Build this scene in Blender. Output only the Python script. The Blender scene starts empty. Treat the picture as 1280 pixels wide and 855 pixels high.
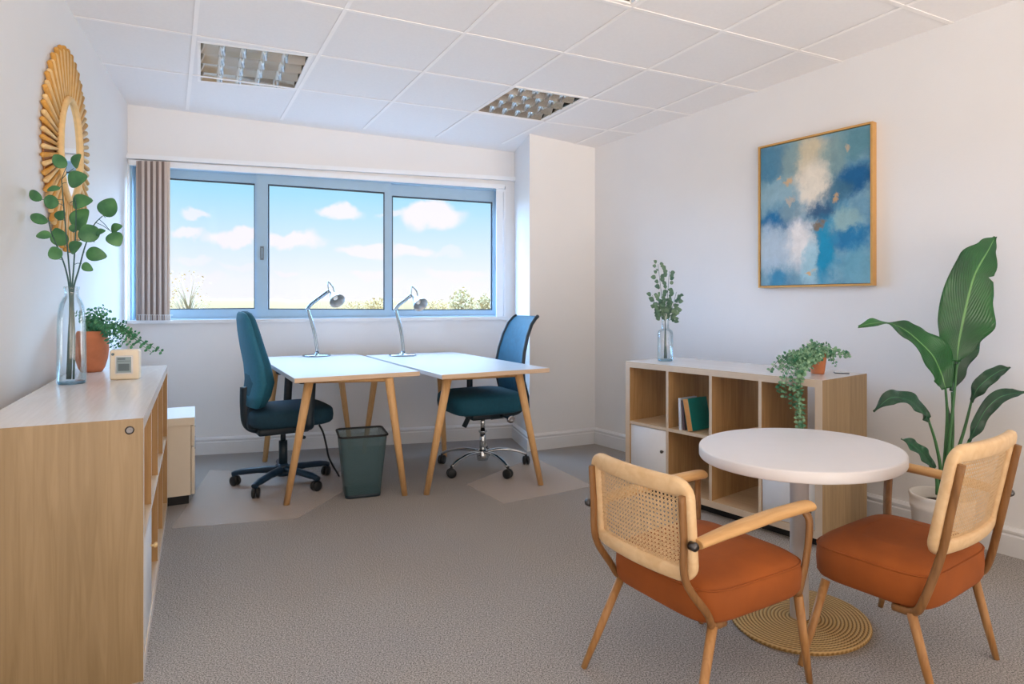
import bpy, bmesh, math, random
from mathutils import Vector, Matrix, noise
random.seed(7)
C = bpy.context.scene.collection
PI = math.pi
R = math.radians
# ------------------------------------------------------------------ camera frame
# the camera stands at (0,0,H) and looks along +Y; metres
F, HV, H = 775.0, 378.0, 1.13
def P(u, v, d): return Vector((d*(u-640)/F, d, H-(v-HV)*d/F))
def G(u, v, z=0.0):
    d = F*(H-z)/(v-HV)
    return Vector((d*(u-640)/F, d, z))
# ------------------------------------------------------------------ materials
def srgb(c):
    f = lambda x: x/12.92 if x <= .04045 else ((x+.055)/1.055)**2.4
    return tuple(f(x/255) for x in c)+(1,)
class NT:
    def __init__(s, name):
        s.m = bpy.data.materials.new(name); s.m.use_nodes = True
        s.t = s.m.node_tree; s.n = s.t.nodes; s.l = s.t.links
        s.b = s.n['Principled BSDF']
    def new(s, t, **k):
        n = s.n.new(t)
        for a, v in k.items():
            if a.startswith('i_'): n.inputs[int(a[2:]) if a[2:].isdigit() else a[2:].replace('_', ' ')].default_value = v
            else: setattr(n, a, v)
        return n
    def link(s, a, b): s.l.new(a, b)
def setp(b, color=None, rough=.5, metal=0, spec=.5, **k):
    if color is not None: b.inputs['Base Color'].default_value = color
    b.inputs['Roughness'].default_value = rough; b.inputs['Metallic'].default_value = metal
    b.inputs['Specular IOR Level'].default_value = spec
    for a, v in k.items(): b.inputs[a.replace('_', ' ')].default_value = v
MATS = {}
def mottled(name, c, rough=.6, metal=0, spec=.5, var=.06, scale=20, bump=0, bscale=None, coord='Object', stretch=(1, 1, 1), **k):
    """plain surface with a slight procedural variation and an optional fine bump"""
    t = NT(name); setp(t.b, None, rough, metal, spec, **k)
    tc = t.new('ShaderNodeTexCoord'); mp = t.new('ShaderNodeMapping'); mp.inputs['Scale'].default_value = stretch
    t.link(tc.outputs[coord], mp.inputs[0])
    nz = t.new('ShaderNodeTexNoise'); nz.inputs['Scale'].default_value = scale; nz.inputs['Detail'].default_value = 4
    t.link(mp.outputs[0], nz.inputs['Vector'])
    cr = t.new('ShaderNodeValToRGB'); s = srgb(c)
    cr.color_ramp.elements[0].color = tuple(x*(1-var) for x in s[:3])+(1,); cr.color_ramp.elements[0].position = .3
    cr.color_ramp.elements[1].color = tuple(min(1, x*(1+var)) for x in s[:3])+(1,); cr.color_ramp.elements[1].position = .7
    t.link(nz.outputs[0], cr.inputs[0]); t.link(cr.outputs[0], t.b.inputs['Base Color'])
    if bump:
        n2 = t.new('ShaderNodeTexNoise'); n2.inputs['Scale'].default_value = bscale or scale*4; n2.inputs['Detail'].default_value = 3
        t.link(mp.outputs[0], n2.inputs['Vector'])
        bp = t.new('ShaderNodeBump'); bp.inputs['Strength'].default_value = bump; bp.inputs['Distance'].default_value = .004
        t.link(n2.outputs[0], bp.inputs['Height']); t.link(bp.outputs[0], t.b.inputs['Normal'])
    MATS[name] = t.m; return t.m
def wood(name, c1, c2, stretch=(28, 28, 1.6), rough=.45, plank=None, spec=.4, bump=.05):
    """grain runs along the axis with the small stretch; plank=(axis, width, amount) alternates staves"""
    t = NT(name); setp(t.b, None, rough, 0, spec)
    tc = t.new('ShaderNodeTexCoord'); mp = t.new('ShaderNodeMapping'); mp.inputs['Scale'].default_value = stretch
    t.link(tc.outputs['Object'], mp.inputs[0])
    n1 = t.new('ShaderNodeTexNoise'); n1.inputs['Scale'].default_value = 1.6; n1.inputs['Detail'].default_value = 6; n1.inputs['Distortion'].default_value = 1.2
    t.link(mp.outputs[0], n1.inputs['Vector'])
    cr = t.new('ShaderNodeValToRGB'); cr.color_ramp.elements[0].color = srgb(c1); cr.color_ramp.elements[0].position = .32
    cr.color_ramp.elements[1].color = srgb(c2); cr.color_ramp.elements[1].position = .68
    t.link(n1.outputs[0], cr.inputs[0]); col = cr.outputs[0]
    if plank:
        ax, w, amt = plank
        sx = t.new('ShaderNodeSeparateXYZ'); t.link(tc.outputs['Object'], sx.inputs[0])
        dv = t.new('ShaderNodeMath', operation='DIVIDE'); dv.inputs[1].default_value = w; t.link(sx.outputs[ax], dv.inputs[0])
        fl = t.new('ShaderNodeMath', operation='FLOOR'); t.link(dv.outputs[0], fl.inputs[0])
        wn = t.new('ShaderNodeTexWhiteNoise', noise_dimensions='1D'); t.link(fl.outputs[0], wn.inputs['W'])
        mr = t.new('ShaderNodeMapRange'); mr.inputs[3].default_value = 1-amt; mr.inputs[4].default_value = 1+amt
        t.link(wn.outputs[0], mr.inputs[0])
        mx = t.new('ShaderNodeMix', data_type='RGBA', blend_type='MULTIPLY'); mx.inputs[0].default_value = 1
        t.link(col, mx.inputs[6]); cb = t.new('ShaderNodeCombineColor')
        for i in range(3): t.link(mr.outputs[0], cb.inputs[i])
        t.link(cb.outputs[0], mx.inputs[7]); col = mx.outputs[2]
    t.link(col, t.b.inputs['Base Color'])
    if bump:
        bp = t.new('ShaderNodeBump'); bp.inputs['Strength'].default_value = bump; bp.inputs['Distance'].default_value = .002
        t.link(n1.outputs[0], bp.inputs['Height']); t.link(bp.outputs[0], t.b.inputs['Normal'])
    MATS[name] = t.m; return t.m
def thin_glass(name, tint, gloss=.12, edge=.55, edge_tint=None):
    """clear glass: see-through tint, reflective towards grazing angles"""
    t = NT(name); t.n.remove(t.b); out = t.n['Material Output']
    tr = t.new('ShaderNodeBsdfTransparent'); gl = t.new('ShaderNodeBsdfGlossy'); gl.inputs['Roughness'].default_value = .03
    gl.inputs['Color'].default_value = (1, 1, 1, 1)
    lw = t.new('ShaderNodeLayerWeight'); lw.inputs['Blend'].default_value = .35
    mc = t.new('ShaderNodeMix', data_type='RGBA'); mc.inputs[6].default_value = tint; mc.inputs[7].default_value = edge_tint or tint
    t.link(lw.outputs['Facing'], mc.inputs[0]); t.link(mc.outputs[2], tr.inputs['Color'])
    mr = t.new('ShaderNodeMapRange'); mr.inputs[3].default_value = gloss*.4; mr.inputs[4].default_value = edge
    t.link(lw.outputs['Fresnel'], mr.inputs[0])
    ms = t.new('ShaderNodeMixShader'); t.link(mr.outputs[0], ms.inputs[0]); t.link(tr.outputs[0], ms.inputs[1]); t.link(gl.outputs[0], ms.inputs[2])
    t.link(ms.outputs[0], out.inputs['Surface'])
    MATS[name] = t.m; return t.m
def leafmat(name, c1, c2, vein=None, rough=.4, scale=6, trans=.0):
    t = NT(name); setp(t.b, None, rough, 0, .5)
    tc = t.new('ShaderNodeTexCoord'); nz = t.new('ShaderNodeTexNoise'); nz.inputs['Scale'].default_value = scale; nz.inputs['Detail'].default_value = 3
    t.link(tc.outputs['Object'], nz.inputs['Vector'])
    cr = t.new('ShaderNodeValToRGB'); cr.color_ramp.elements[0].color = srgb(c1); cr.color_ramp.elements[0].position = .35
    cr.color_ramp.elements[1].color = srgb(c2); cr.color_ramp.elements[1].position = .68
    t.link(nz.outputs[0], cr.inputs[0]); col = cr.outputs[0]
    if vein:   # uv.x across the blade (0.5 = midrib), uv.y along it
        uv = t.new('ShaderNodeUVMap'); sx = t.new('ShaderNodeSeparateXYZ'); t.link(uv.outputs[0], sx.inputs[0])
        sb = t.new('ShaderNodeMath', operation='SUBTRACT'); sb.inputs[1].default_value = .5; t.link(sx.outputs[0], sb.inputs[0])
        ab = t.new('ShaderNodeMath', operation='ABSOLUTE'); t.link(sb.outputs[0], ab.inputs[0])
        mr = t.new('ShaderNodeMapRange'); mr.inputs[1].default_value = .012; mr.inputs[2].default_value = .03; mr.inputs[3].default_value = 1; mr.inputs[4].default_value = 0
        t.link(ab.outputs[0], mr.inputs[0])
        # side veins
        ad = t.new('ShaderNodeMath', operation='MULTIPLY_ADD'); ad.inputs[1].default_value = -.8; t.link(ab.outputs[0], ad.inputs[0]); t.link(sx.outputs[1], ad.inputs[2])
        sn = t.new('ShaderNodeMath', operation='MULTIPLY'); sn.inputs[1].default_value = 160; t.link(ad.outputs[0], sn.inputs[0])
        si = t.new('ShaderNodeMath', operation='SINE'); t.link(sn.outputs[0], si.inputs[0])
        bp = t.new('ShaderNodeBump'); bp.inputs['Strength'].default_value = .25; bp.inputs['Distance'].default_value = .004
        t.link(si.outputs[0], bp.inputs['Height']); t.link(bp.outputs[0], t.b.inputs['Normal'])
        mx = t.new('ShaderNodeMix', data_type='RGBA'); t.link(mr.outputs[0], mx.inputs[0]); t.link(col, mx.inputs[6]); mx.inputs[7].default_value = srgb(vein)
        col = mx.outputs[2]
    t.link(col, t.b.inputs['Base Color'])
    if trans:
        t.b.inputs['Transmission Weight'].default_value = 0
        out = t.n['Material Output']; tl = t.new('ShaderNodeBsdfTranslucent'); t.link(col, tl.inputs['Color'])
        ms = t.new('ShaderNodeMixShader'); ms.inputs[0].default_value = trans
        t.link(t.b.outputs[0], ms.inputs[1]); t.link(tl.outputs[0], ms.inputs[2]); t.link(ms.outputs[0], out.inputs['Surface'])
    MATS[name] = t.m; return t.m

M = MATS
mottled('wall_paint', (228, 227, 226), .85, var=.012, scale=3, bump=.12, bscale=160, spec=.2)
mottled('tile_white', (237, 235, 234), .9, var=.012, scale=60, bump=.1, bscale=300, spec=.1)
mottled('grid_white', (246, 243, 241), .5, var=.005, spec=.3)
mottled('trim_white', (222, 222, 222), .45, var=.01)
mottled('pvc_frame_skytint', (158, 186, 204), .4, var=.015)  # blue sky reflection put into the frame colour
mottled('pvc_rail', (232, 234, 236), .45, var=.01)
mottled('gasket', (52, 66, 78), .6, var=.05)
mottled('handle_grey', (110, 122, 132), .4, var=.03)
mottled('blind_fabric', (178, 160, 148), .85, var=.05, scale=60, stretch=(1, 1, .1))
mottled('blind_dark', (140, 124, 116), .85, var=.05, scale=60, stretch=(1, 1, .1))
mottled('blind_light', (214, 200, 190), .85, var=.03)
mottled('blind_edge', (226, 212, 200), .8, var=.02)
wood('oak_cabinet', (140, 117, 83), (156, 132, 98), rough=.42, plank=(1, .105, .035))
wood('oak_inner', (170, 131, 84), (190, 152, 104), rough=.5, plank=(1, .06, .06))
wood('oak_end', (152, 126, 92), (170, 144, 108), rough=.5, plank=(1, .07, .07))
wood('oak_top_sheen', (218, 211, 204), (225, 219, 213), stretch=(1.6, 28, 28), rough=.22, spec=.55)  # whitish tone puts the top's reflection into the wood colour
wood('oak_shelf', (205, 176, 138), (218, 192, 156), stretch=(1.6, 28, 28), rough=.35)
mottled('edge_band', (224, 214, 206), .35, var=.02)
mottled('edge_oak', (206, 188, 166), .4, var=.03)
mottled('laminate_white', (226, 228, 230), .3, var=.01)
mottled('laminate_cream', (226, 214, 194), .45, var=.01)
mottled('desk_white', (202, 204, 208), .28, var=.008)
wood('desk_ply', (205, 176, 146), (222, 196, 168), stretch=(2, 30, 60), rough=.5)
wood('leg_beech', (206, 160, 106), (222, 178, 124), stretch=(40, 40, 3), rough=.45)
mottled('chair_teal', (14, 82, 104), .8, var=.08, scale=60, bump=.25, bscale=900)
mottled('chair_seat_dark', (12, 56, 74), .8, var=.08, scale=60, bump=.25, bscale=900)
mottled('chair_mesh_teal', (16, 92, 122), .65, var=.1, scale=40, bump=.3, bscale=1200)
mottled('shell_window_lit', (34, 108, 134), .7, var=.06, scale=50, bump=.2, bscale=800)  # lighter blue puts window light into the chair's rear fabric
mottled('plastic_dark', (20, 40, 52), .45, var=.05)
mottled('plastic_black', (20, 24, 28), .5, var=.05)
mottled('plastic_navy', (16, 44, 66), .4, var=.05)
mottled('chrome', (205, 210, 214), .14, 1.0, var=.01)
mottled('satin_chrome', (190, 196, 200), .32, .85, var=.01)
mottled('lamp_chrome', (158, 172, 182), .16, 1.0, var=.01)
mottled('bolt_metal', (170, 170, 176), .25, 1.0, var=.02)
mottled('bolt_dark', (92, 90, 90), .3, 1.0, var=.03)
mottled('alu_louvre', (216, 212, 204), .22, 1.0, var=.02)
mottled('lamp_tube', (232, 228, 216), .4, var=.01)
mottled('terracotta', (196, 118, 80), .8, var=.1, scale=18, bump=.15)
mottled('terracotta_light', (206, 128, 86), .8, var=.05, scale=18)
mottled('clock_cream', (234, 220, 196), .45, var=.01)
mottled('clock_screen', (150, 168, 172), .25, var=.03)
mottled('clock_digit', (96, 112, 118), .4, var=.03)
mottled('rattan_gold', (206, 150, 66), .5, var=.12, scale=30)
mottled('rattan_brown', (150, 96, 40), .6, var=.1, scale=30)
mottled('rattan_pale', (226, 190, 132), .5, var=.08, scale=30)
mottled('mirror_glass', (235, 238, 240), .02, 1.0, var=.002)
mottled('rust_velvet', (150, 76, 18), .85, var=.16, scale=7, bump=.1, bscale=500, Sheen_Weight=.08, Sheen_Roughness=.4)
M['rust_velvet'].node_tree.nodes['Principled BSDF'].inputs['Sheen Tint'].default_value = srgb((206, 116, 60))
wood('rattan_wood', (214, 178, 132), (226, 194, 150), stretch=(14, 14, 14), rough=.45, bump=.01)
wood('arm_wood', (196, 150, 96), (214, 170, 114), stretch=(30, 3, 30), rough=.42)
wood('post_brown', (122, 84, 46), (146, 104, 62), stretch=(40, 40, 4), rough=.4)
wood('leg_brown', (158, 110, 62), (182, 134, 82), stretch=(40, 40, 4), rough=.4)
mottled('cane', (222, 190, 144), .6, var=.1, scale=60)
mottled('table_white', (224, 221, 222), .4, var=.008)
mottled('pot_white', (226, 220, 212), .5, var=.02)
mottled('pot_inner', (196, 170, 140), .7, var=.05)
mottled('soil', (70, 52, 40), .95, var=.3, scale=80, bump=.5)
mottled('stem_green', (62, 112, 66), .5, var=.1)
mottled('stem_dark', (52, 86, 80), .55, var=.1)
mottled('stem_brown', (92, 84, 80), .6, var=.1)
mottled('black_plinth', (22, 24, 28), .6, var=.05)
mottled('cable_black', (22, 30, 36), .5, var=.05)
mottled('frame_gold', (206, 158, 92), .35, .3, var=.05, scale=20)
mottled('book_teal', (16, 122, 118), .5, var=.06)
mottled('book_tan', (196, 138, 76), .6, var=.08, stretch=(1, 1, 20))
mottled('book_white', (206, 214, 226), .5, var=.03)
mottled('book_plum', (92, 76, 84), .5, var=.06)
mottled('paper', (224, 214, 196), .8, var=.04, scale=200)
mottled('bark_haze', (146, 138, 116), .9, var=.1)  # paled bark: distance haze put into its colour
mottled('field_pale', (104, 84, 44), .95, var=.12, scale=.02)
thin_glass('pane_glass', (.985, .995, 1, 1), .01, .08)
thin_glass('bottle_glass', (.98, .99, .995, 1), .05, .4, (.80, .89, .92, 1))
thin_glass('bottle_base', (.55, .76, .86, 1), .2, .6, (.3, .5, .62, 1))
leafmat('leaf_eucalyptus', (44, 98, 62), (84, 138, 84), rough=.5, scale=12)
leafmat('leaf_eucalyptus_small', (58, 100, 84), (116, 146, 118), rough=.5, scale=20)
leafmat('leaf_small', (24, 104, 72), (92, 160, 108), rough=.5, scale=40)
leafmat('leaf_ivy', (36, 108, 76), (150, 190, 152), rough=.5, scale=30)
leafmat('leaf_banana', (12, 68, 36), (36, 102, 46), (104, 156, 92), rough=.3, scale=5)
leafmat('leaf_banana_dark', (8, 54, 36), (20, 82, 50), (58, 120, 80), rough=.28, scale=6)
leafmat('tree_leaf_haze', (150, 132, 84), (164, 146, 96), rough=.9, scale=1)  # light tone puts outdoor haze and glare into the foliage colour
leafmat('tree_leaf_grey_haze', (156, 148, 112), (176, 168, 130), rough=.9, scale=1)

def mesh_bin_mat():
    t = NT('wire_mesh'); setp(t.b, srgb((70, 100, 106)), .45, .3)
    tc = t.new('ShaderNodeTexCoord'); mp = t.new('ShaderNodeMapping'); mp.inputs['Scale'].default_value = (420, 420, 420); mp.inputs['Rotation'].default_value = (R(45), R(45), R(20))
    t.link(tc.outputs['Object'], mp.inputs[0]); ck = t.new('ShaderNodeTexChecker'); ck.inputs['Scale'].default_value = 1
    t.link(mp.outputs[0], ck.inputs['Vector'])
    mr = t.new('ShaderNodeMapRange'); mr.inputs[3].default_value = .5; mr.inputs[4].default_value = .82; t.link(ck.outputs[1], mr.inputs[0])
    t.link(mr.outputs[0], t.b.inputs['Alpha']); M['wire_mesh'] = t.m
mesh_bin_mat()
def mat_sheet():
    t = NT('clear_vinyl'); setp(t.b, srgb((244, 228, 218)), .3, 0, .4); t.b.inputs['Alpha'].default_value = .24
    nz = t.new('ShaderNodeTexNoise'); nz.inputs['Scale'].default_value = 300; bp = t.new('ShaderNodeBump'); bp.inputs['Strength'].default_value = .2; bp.inputs['Distance'].default_value = .002
    t.link(nz.outputs[0], bp.inputs['Height']); t.link(bp.outputs[0], t.b.inputs['Normal']); M['clear_vinyl'] = t.m
mat_sheet()
def carpet():
    t = NT('carpet'); setp(t.b, None, .95, 0, .1)
    tc = t.new('ShaderNodeTexCoord')
    n1 = t.new('ShaderNodeTexNoise'); n1.inputs['Scale'].default_value = 210; n1.inputs['Detail'].default_value = 4; n1.inputs['Roughness'].default_value = .75
    n2 = t.new('ShaderNodeTexNoise'); n2.inputs['Scale'].default_value = 1.1; n2.inputs['Detail'].default_value = 3
    for n in (n1, n2): t.link(tc.outputs['Object'], n.inputs['Vector'])
    cr = t.new('ShaderNodeValToRGB'); e = cr.color_ramp.elements
    e[0].position = .36; e[0].color = srgb((82, 80, 78)); e[1].position = .64; e[1].color = srgb((212, 205, 198))
    t.link(n1.outputs[0], cr.inputs[0])
    c2 = t.new('ShaderNodeValToRGB'); e = c2.color_ramp.elements
    e[0].position = .35; e[0].color = (.93, .93, .95, 1); e[1].position = .65; e[1].color = (1.0, .98, .95, 1)
    t.link(n2.outputs[0], c2.inputs[0])
    mx = t.new('ShaderNodeMix', data_type='RGBA', blend_type='MULTIPLY'); mx.inputs[0].default_value = 1
    t.link(cr.outputs[0], mx.inputs[6]); t.link(c2.outputs[0], mx.inputs[7]); t.link(mx.outputs[2], t.b.inputs['Base Color'])
    bp = t.new('ShaderNodeBump'); bp.inputs['Strength'].default_value = .6; bp.inputs['Distance'].default_value = .006
    t.link(n1.outputs[0], bp.inputs['Height']); t.link(bp.outputs[0], t.b.inputs['Normal']); M['carpet'] = t.m
carpet()
def jute():
    t = NT('jute'); setp(t.b, None, .9, 0, .15)
    tc = t.new('ShaderNodeTexCoord'); sx = t.new('ShaderNodeSeparateXYZ'); t.link(tc.outputs['Object'], sx.inputs[0])
    cx = t.new('ShaderNodeCombineXYZ'); t.link(sx.outputs[0], cx.inputs[0]); t.link(sx.outputs[1], cx.inputs[1])
    ln = t.new('ShaderNodeVectorMath', operation='LENGTH'); t.link(cx.outputs[0], ln.inputs[0])
    at = t.new('ShaderNodeMath', operation='ARCTAN2'); t.link(sx.outputs[1], at.inputs[0]); t.link(sx.outputs[0], at.inputs[1])
    m1 = t.new('ShaderNodeMath', operation='MULTIPLY'); m1.inputs[1].default_value = 2*PI/.0125; t.link(ln.outputs['Value'], m1.inputs[0])
    s1 = t.new('ShaderNodeMath', operation='SINE'); t.link(m1.outputs[0], s1.inputs[0])
    m2 = t.new('ShaderNodeMath', operation='MULTIPLY_ADD'); m2.inputs[1].default_value = 90; t.link(at.outputs[0], m2.inputs[0]); t.link(m1.outputs[0], m2.inputs[2])
    s2 = t.new('ShaderNodeMath', operation='SINE'); t.link(m2.outputs[0], s2.inputs[0])
    ad = t.new('ShaderNodeMath', operation='MULTIPLY_ADD'); ad.inputs[1].default_value = .35; t.link(s2.outputs[0], ad.inputs[0]); t.link(s1.outputs[0], ad.inputs[2])
    mr = t.new('ShaderNodeMapRange'); mr.inputs[1].default_value = -1.3; mr.inputs[2].default_value = 1.3; t.link(ad.outputs[0], mr.inputs[0])
    cr = t.new('ShaderNodeValToRGB'); e = cr.color_ramp.elements
    e[0].position = .1; e[0].color = srgb((132, 100, 58)); e[1].position = .6; e[1].color = srgb((206, 170, 116)); t.link(mr.outputs[0], cr.inputs[0])
    t.link(cr.outputs[0], t.b.inputs['Base Color'])
    bp = t.new('ShaderNodeBump'); bp.inputs['Strength'].default_value = .8; bp.inputs['Distance'].default_value = .004
    t.link(mr.outputs[0], bp.inputs['Height']); t.link(bp.outputs[0], t.b.inputs['Normal']); M['jute'] = t.m
jute()
# ------------------------------------------------------------------ mesh helpers
class MB:
    def __init__(s): s.bm = bmesh.new(); s.uv = None
    def face(s, vs, mi=0, smooth=False):
        try: f = s.bm.faces.new(vs)
        except ValueError: return None
        f.material_index = mi; f.smooth = smooth; return f
    def box(s, lo, hi, mi=0, fm=None, mx=None):
        x0, y0, z0 = lo; x1, y1, z1 = hi; fm = fm or {}
        co = [(x0, y0, z0), (x1, y0, z0), (x1, y1, z0), (x0, y1, z0), (x0, y0, z1), (x1, y0, z1), (x1, y1, z1), (x0, y1, z1)]
        v = [s.bm.verts.new(mx @ Vector(c) if mx else c) for c in co]
        for k, q in {'-z': (3, 2, 1, 0), '+z': (4, 5, 6, 7), '-y': (0, 1, 5, 4), '+y': (2, 3, 7, 6), '-x': (3, 0, 4, 7), '+x': (1, 2, 6, 5)}.items():
            s.face([v[i] for i in q], fm.get(k, mi))
        return s
    def rbox(s, lo, hi, r=.005, seg=2, mi=0, mx=None):
        t = bmesh.new(); bmesh.ops.create_cube(t, size=1)
        for v in t.verts: v.co = Vector(lo)+Vector([(v.co[i]+.5)*(hi[i]-lo[i]) for i in range(3)])
        bmesh.ops.bevel(t, geom=t.edges[:], offset=r, segments=seg, profile=.5, affect='EDGES')
        s.merge(t, mi, mx, True); return s
    def merge(s, t, mi=0, mx=None, smooth=True):
        mp = {}
        for v in t.verts: mp[v] = s.bm.verts.new(mx @ v.co if mx else v.co)
        for f in t.faces: s.face([mp[v] for v in f.verts], mi, smooth)
        t.free()
    def rings(s, rings, closed=True, caps=True, mi=0, smooth=True):
        vv = [[s.bm.verts.new(p) for p in r] for r in rings]
        n = len(vv[0])
        for a, b in zip(vv, vv[1:]):
            for i in range(n if closed else n-1):
                s.face([a[i], a[(i+1) % n], b[(i+1) % n], b[i]], mi, smooth)
        if caps and closed:
            s.face(vv[0][::-1], mi); s.face(vv[-1], mi)
        return s
    def tube(s, path, r, n=10, caps=True, mi=0, flat=None, up=None, loop=False):
        """swept tube; r number or list; flat=(a,b) scales the section along the side / up directions"""
        pts = [Vector(p) for p in path]; m = len(pts)
        rr = r if isinstance(r, (list, tuple)) else [r]*m
        tg = []
        for i in range(m):
            a = pts[(i-1) % m] if loop else pts[max(i-1, 0)]; b = pts[(i+1) % m] if loop else pts[min(i+1, m-1)]
            tg.append((b-a).normalized())
        u = Vector(up) if up else (Vector((0, 0, 1)) if abs(tg[0].z) < .9 else Vector((1, 0, 0)))
        rg = []; fa, fb = flat or (1, 1)
        for i in range(m):
            if up: w = Vector(up)
            else: w = u
            sd = tg[i].cross(w)
            if sd.length < 1e-5: sd = tg[i].cross(Vector((.3, .9, .1)))
            sd.normalize(); w = sd.cross(tg[i]).normalized(); u = w
            rg.append([pts[i]+(sd*math.cos(2*PI*k/n)*fa+w*math.sin(2*PI*k/n)*fb)*rr[i] for k in range(n)])
        if loop: rg.append(rg[0]); return s.rings(rg, True, False, mi)
        return s.rings(rg, True, caps, mi)
    def lathe(s, prof, n=32, c=(0, 0, 0), mi=0, cap=True, mx=None):
        c = Vector(c); rg = []
        for r, z in prof:
            rg.append([(mx @ Vector((r*math.cos(2*PI*k/n), r*math.sin(2*PI*k/n), z)) if mx else Vector((r*math.cos(2*PI*k/n), r*math.sin(2*PI*k/n), z)))+c for k in range(n)])
        return s.rings(rg, True, cap, mi)
    def ball(s, c, r, mi=0, seg=12, sc=(1, 1, 1)):
        t = bmesh.new(); bmesh.ops.create_uvsphere(t, u_segments=seg, v_segments=max(6, seg*2//3), radius=1)
        s.merge(t, mi, Matrix.Translation(c) @ Matrix.Diagonal((r*sc[0], r*sc[1], r*sc[2], 1))); return s
    def prism(s, poly, off, mi=0, fm=None):
        """polygon of 3-D points extruded by the vector off"""
        a = [s.bm.verts.new(p) for p in poly]; b = [s.bm.verts.new(Vector(p)+Vector(off)) for p in poly]
        s.face(a[::-1], mi); s.face(b, mi if fm is None else fm)
        for i in range(len(a)): s.face([a[i], a[(i+1) % len(a)], b[(i+1) % len(a)], b[i]], mi)
        return s
    def build(s, name, mats, parent=None, origin=None, sub=0, solid=0, uvs=False):
        if origin is not None:
            o = Vector(origin)
            for v in s.bm.verts: v.co -= o
        bmesh.ops.recalc_face_normals(s.bm, faces=s.bm.faces[:])
        me = bpy.data.meshes.new(name); s.bm.to_mesh(me); s.bm.free()
        for m in (mats if isinstance(mats, (list, tuple)) else [mats]): me.materials.append(M[m])
        o = bpy.data.objects.new(name, me); C.objects.link(o)
        if parent is not None: o.parent = parent
        if solid:
            md = o.modifiers.new('solid', 'SOLIDIFY'); md.thickness = solid; md.offset = 0
        if sub:
            md = o.modifiers.new('sub', 'SUBSURF'); md.levels = sub; md.render_levels = sub
        if parent is None and origin is not None: o.location = origin
        return o
def thing(name, label, cat, loc=(0, 0, 0), rz=0, group=None):
    o = bpy.data.objects.new(name, None); C.objects.link(o); o.empty_display_size = .1
    o.location = loc; o.rotation_euler = (0, 0, rz)
    return tag(o, label, cat, group)
def tag(o, label, cat, group=None):
    o['label'] = label; o['category'] = cat
    if group: o['group'] = group
    return o
def struct(o): o['kind'] = 'structure'; return o
def bez(pts, n=8):
    """Catmull-Rom through the points"""
    p = [Vector(q) for q in pts]; p = [2*p[0]-p[1]]+p+[2*p[-1]-p[-2]]; out = []
    for i in range(1, len(p)-2):
        for k in range(n):
            t = k/n; a, b, c, d = p[i-1:i+3]
            out.append(.5*((2*b)+(c-a)*t+(2*a-5*b+4*c-d)*t*t+(3*b-a-3*c+d)*t**3))
    return out+[p[-2]]
# ------------------------------------------------------------------ room lines
e_b = Vector((1, .25, 0)).normalized(); n_b = Vector((-.25, 1, 0)).normalized(); O_b = Vector((0, 5.193, 0))    # back wall
p_dir = Vector((.457, .225, 0)).normalized(); p_n = Vector((-p_dir.y, p_dir.x, 0)); O_p = Vector((.202, 4.734, 0))+p_n*.03      # pier front
r_dir = Vector((.578, -.816, 0)).normalized(); r_n = Vector((.816, .578, 0)).normalized(); O_r = Vector((.659, 4.959, 0))+r_n*.03  # right wall
l_dir = Vector((-.39, 1, 0)).normalized(); l_n = Vector((-1, -.39, 0)).normalized(); O_l = Vector((-2.29, 3.22, 0))               # left wall
def hit(u, v, O, n, off=0.0):
    """where the line of sight meets the vertical plane through O with normal n, pushed out by off"""
    q = Vector(((u-640)/F, 1, -(v-HV)/F)); d = ((O+n*off).dot(n))/(q.dot(n))
    return Vector((q.x*d, d, H+q.z*d))
def isect(O1, d1, O2, d2):
    a = d1.x*-d2.y+d1.y*d2.x; b = O2-O1
    t = (b.x*-d2.y+b.y*d2.x)/a
    return O1+d1*t
c_bl = isect(O_b, e_b, O_l, l_dir)
c_in = hit(643, 300, O_b, n_b); c_in.z = 0
c_po = hit(662, 300, O_p, p_n); c_po.z = 0
c_r = isect(O_p, p_dir, O_r, r_dir)
end_l = O_l+l_dir*((-.7-O_l.y)/l_dir.y); end_r = O_r+r_dir*((-.7-O_r.y)/r_dir.y)
# ceiling: a plane, slightly sloping
CA, CB, CC = 1.246+.63*.044+4.98*.078+H, -.044, -.078
def cz(x, y): return CA+CB*x+CC*y
def ceil_hit(u, v):
    q = Vector(((u-640)/F, 1, -(v-HV)/F)); d = (CA-H)/(q.z-CB*q.x-CC)
    return Vector((q.x*d, d, H+q.z*d))
up = Vector((0, 0, 1))
def wall(name, a, b, n, th=.12, top=3.2, z0=0.0):
    m = MB(); m.prism([a+up*z0, b+up*z0, b+up*top, a+up*top], n*th)
    return struct(m.build(name, 'wall_paint', origin=Vector((0, 0, 0))))
fl = MB(); fl.box((-6, -4, -.1), (7, 7.0, 0)); 
# floor follows the room outline
fl = MB(); outline = [end_l+l_n*.12, c_bl+l_n*.12+n_b*.3, c_in+n_b*.3, c_r+r_n*.3+p_n*.3, end_r+r_n*.12]
fl.prism([p+up*-.1 for p in outline], up*.1); struct(fl.build('floor', 'carpet', origin=(0, 0, 0)))
wall('wall_left', end_l, c_bl+l_dir*.2, l_n); wall('wall_right', c_r-r_dir*.2, end_r, r_n)
m = MB(); m.prism([c_po, c_r+p_dir*.1, c_r+p_dir*.1+n_b*.9, c_in+n_b*.35+(c_in-c_po).normalized()*.0, c_in], up*3.2)
struct(m.build('wall_pier', 'wall_paint', origin=(0, 0, 0)))
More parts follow.
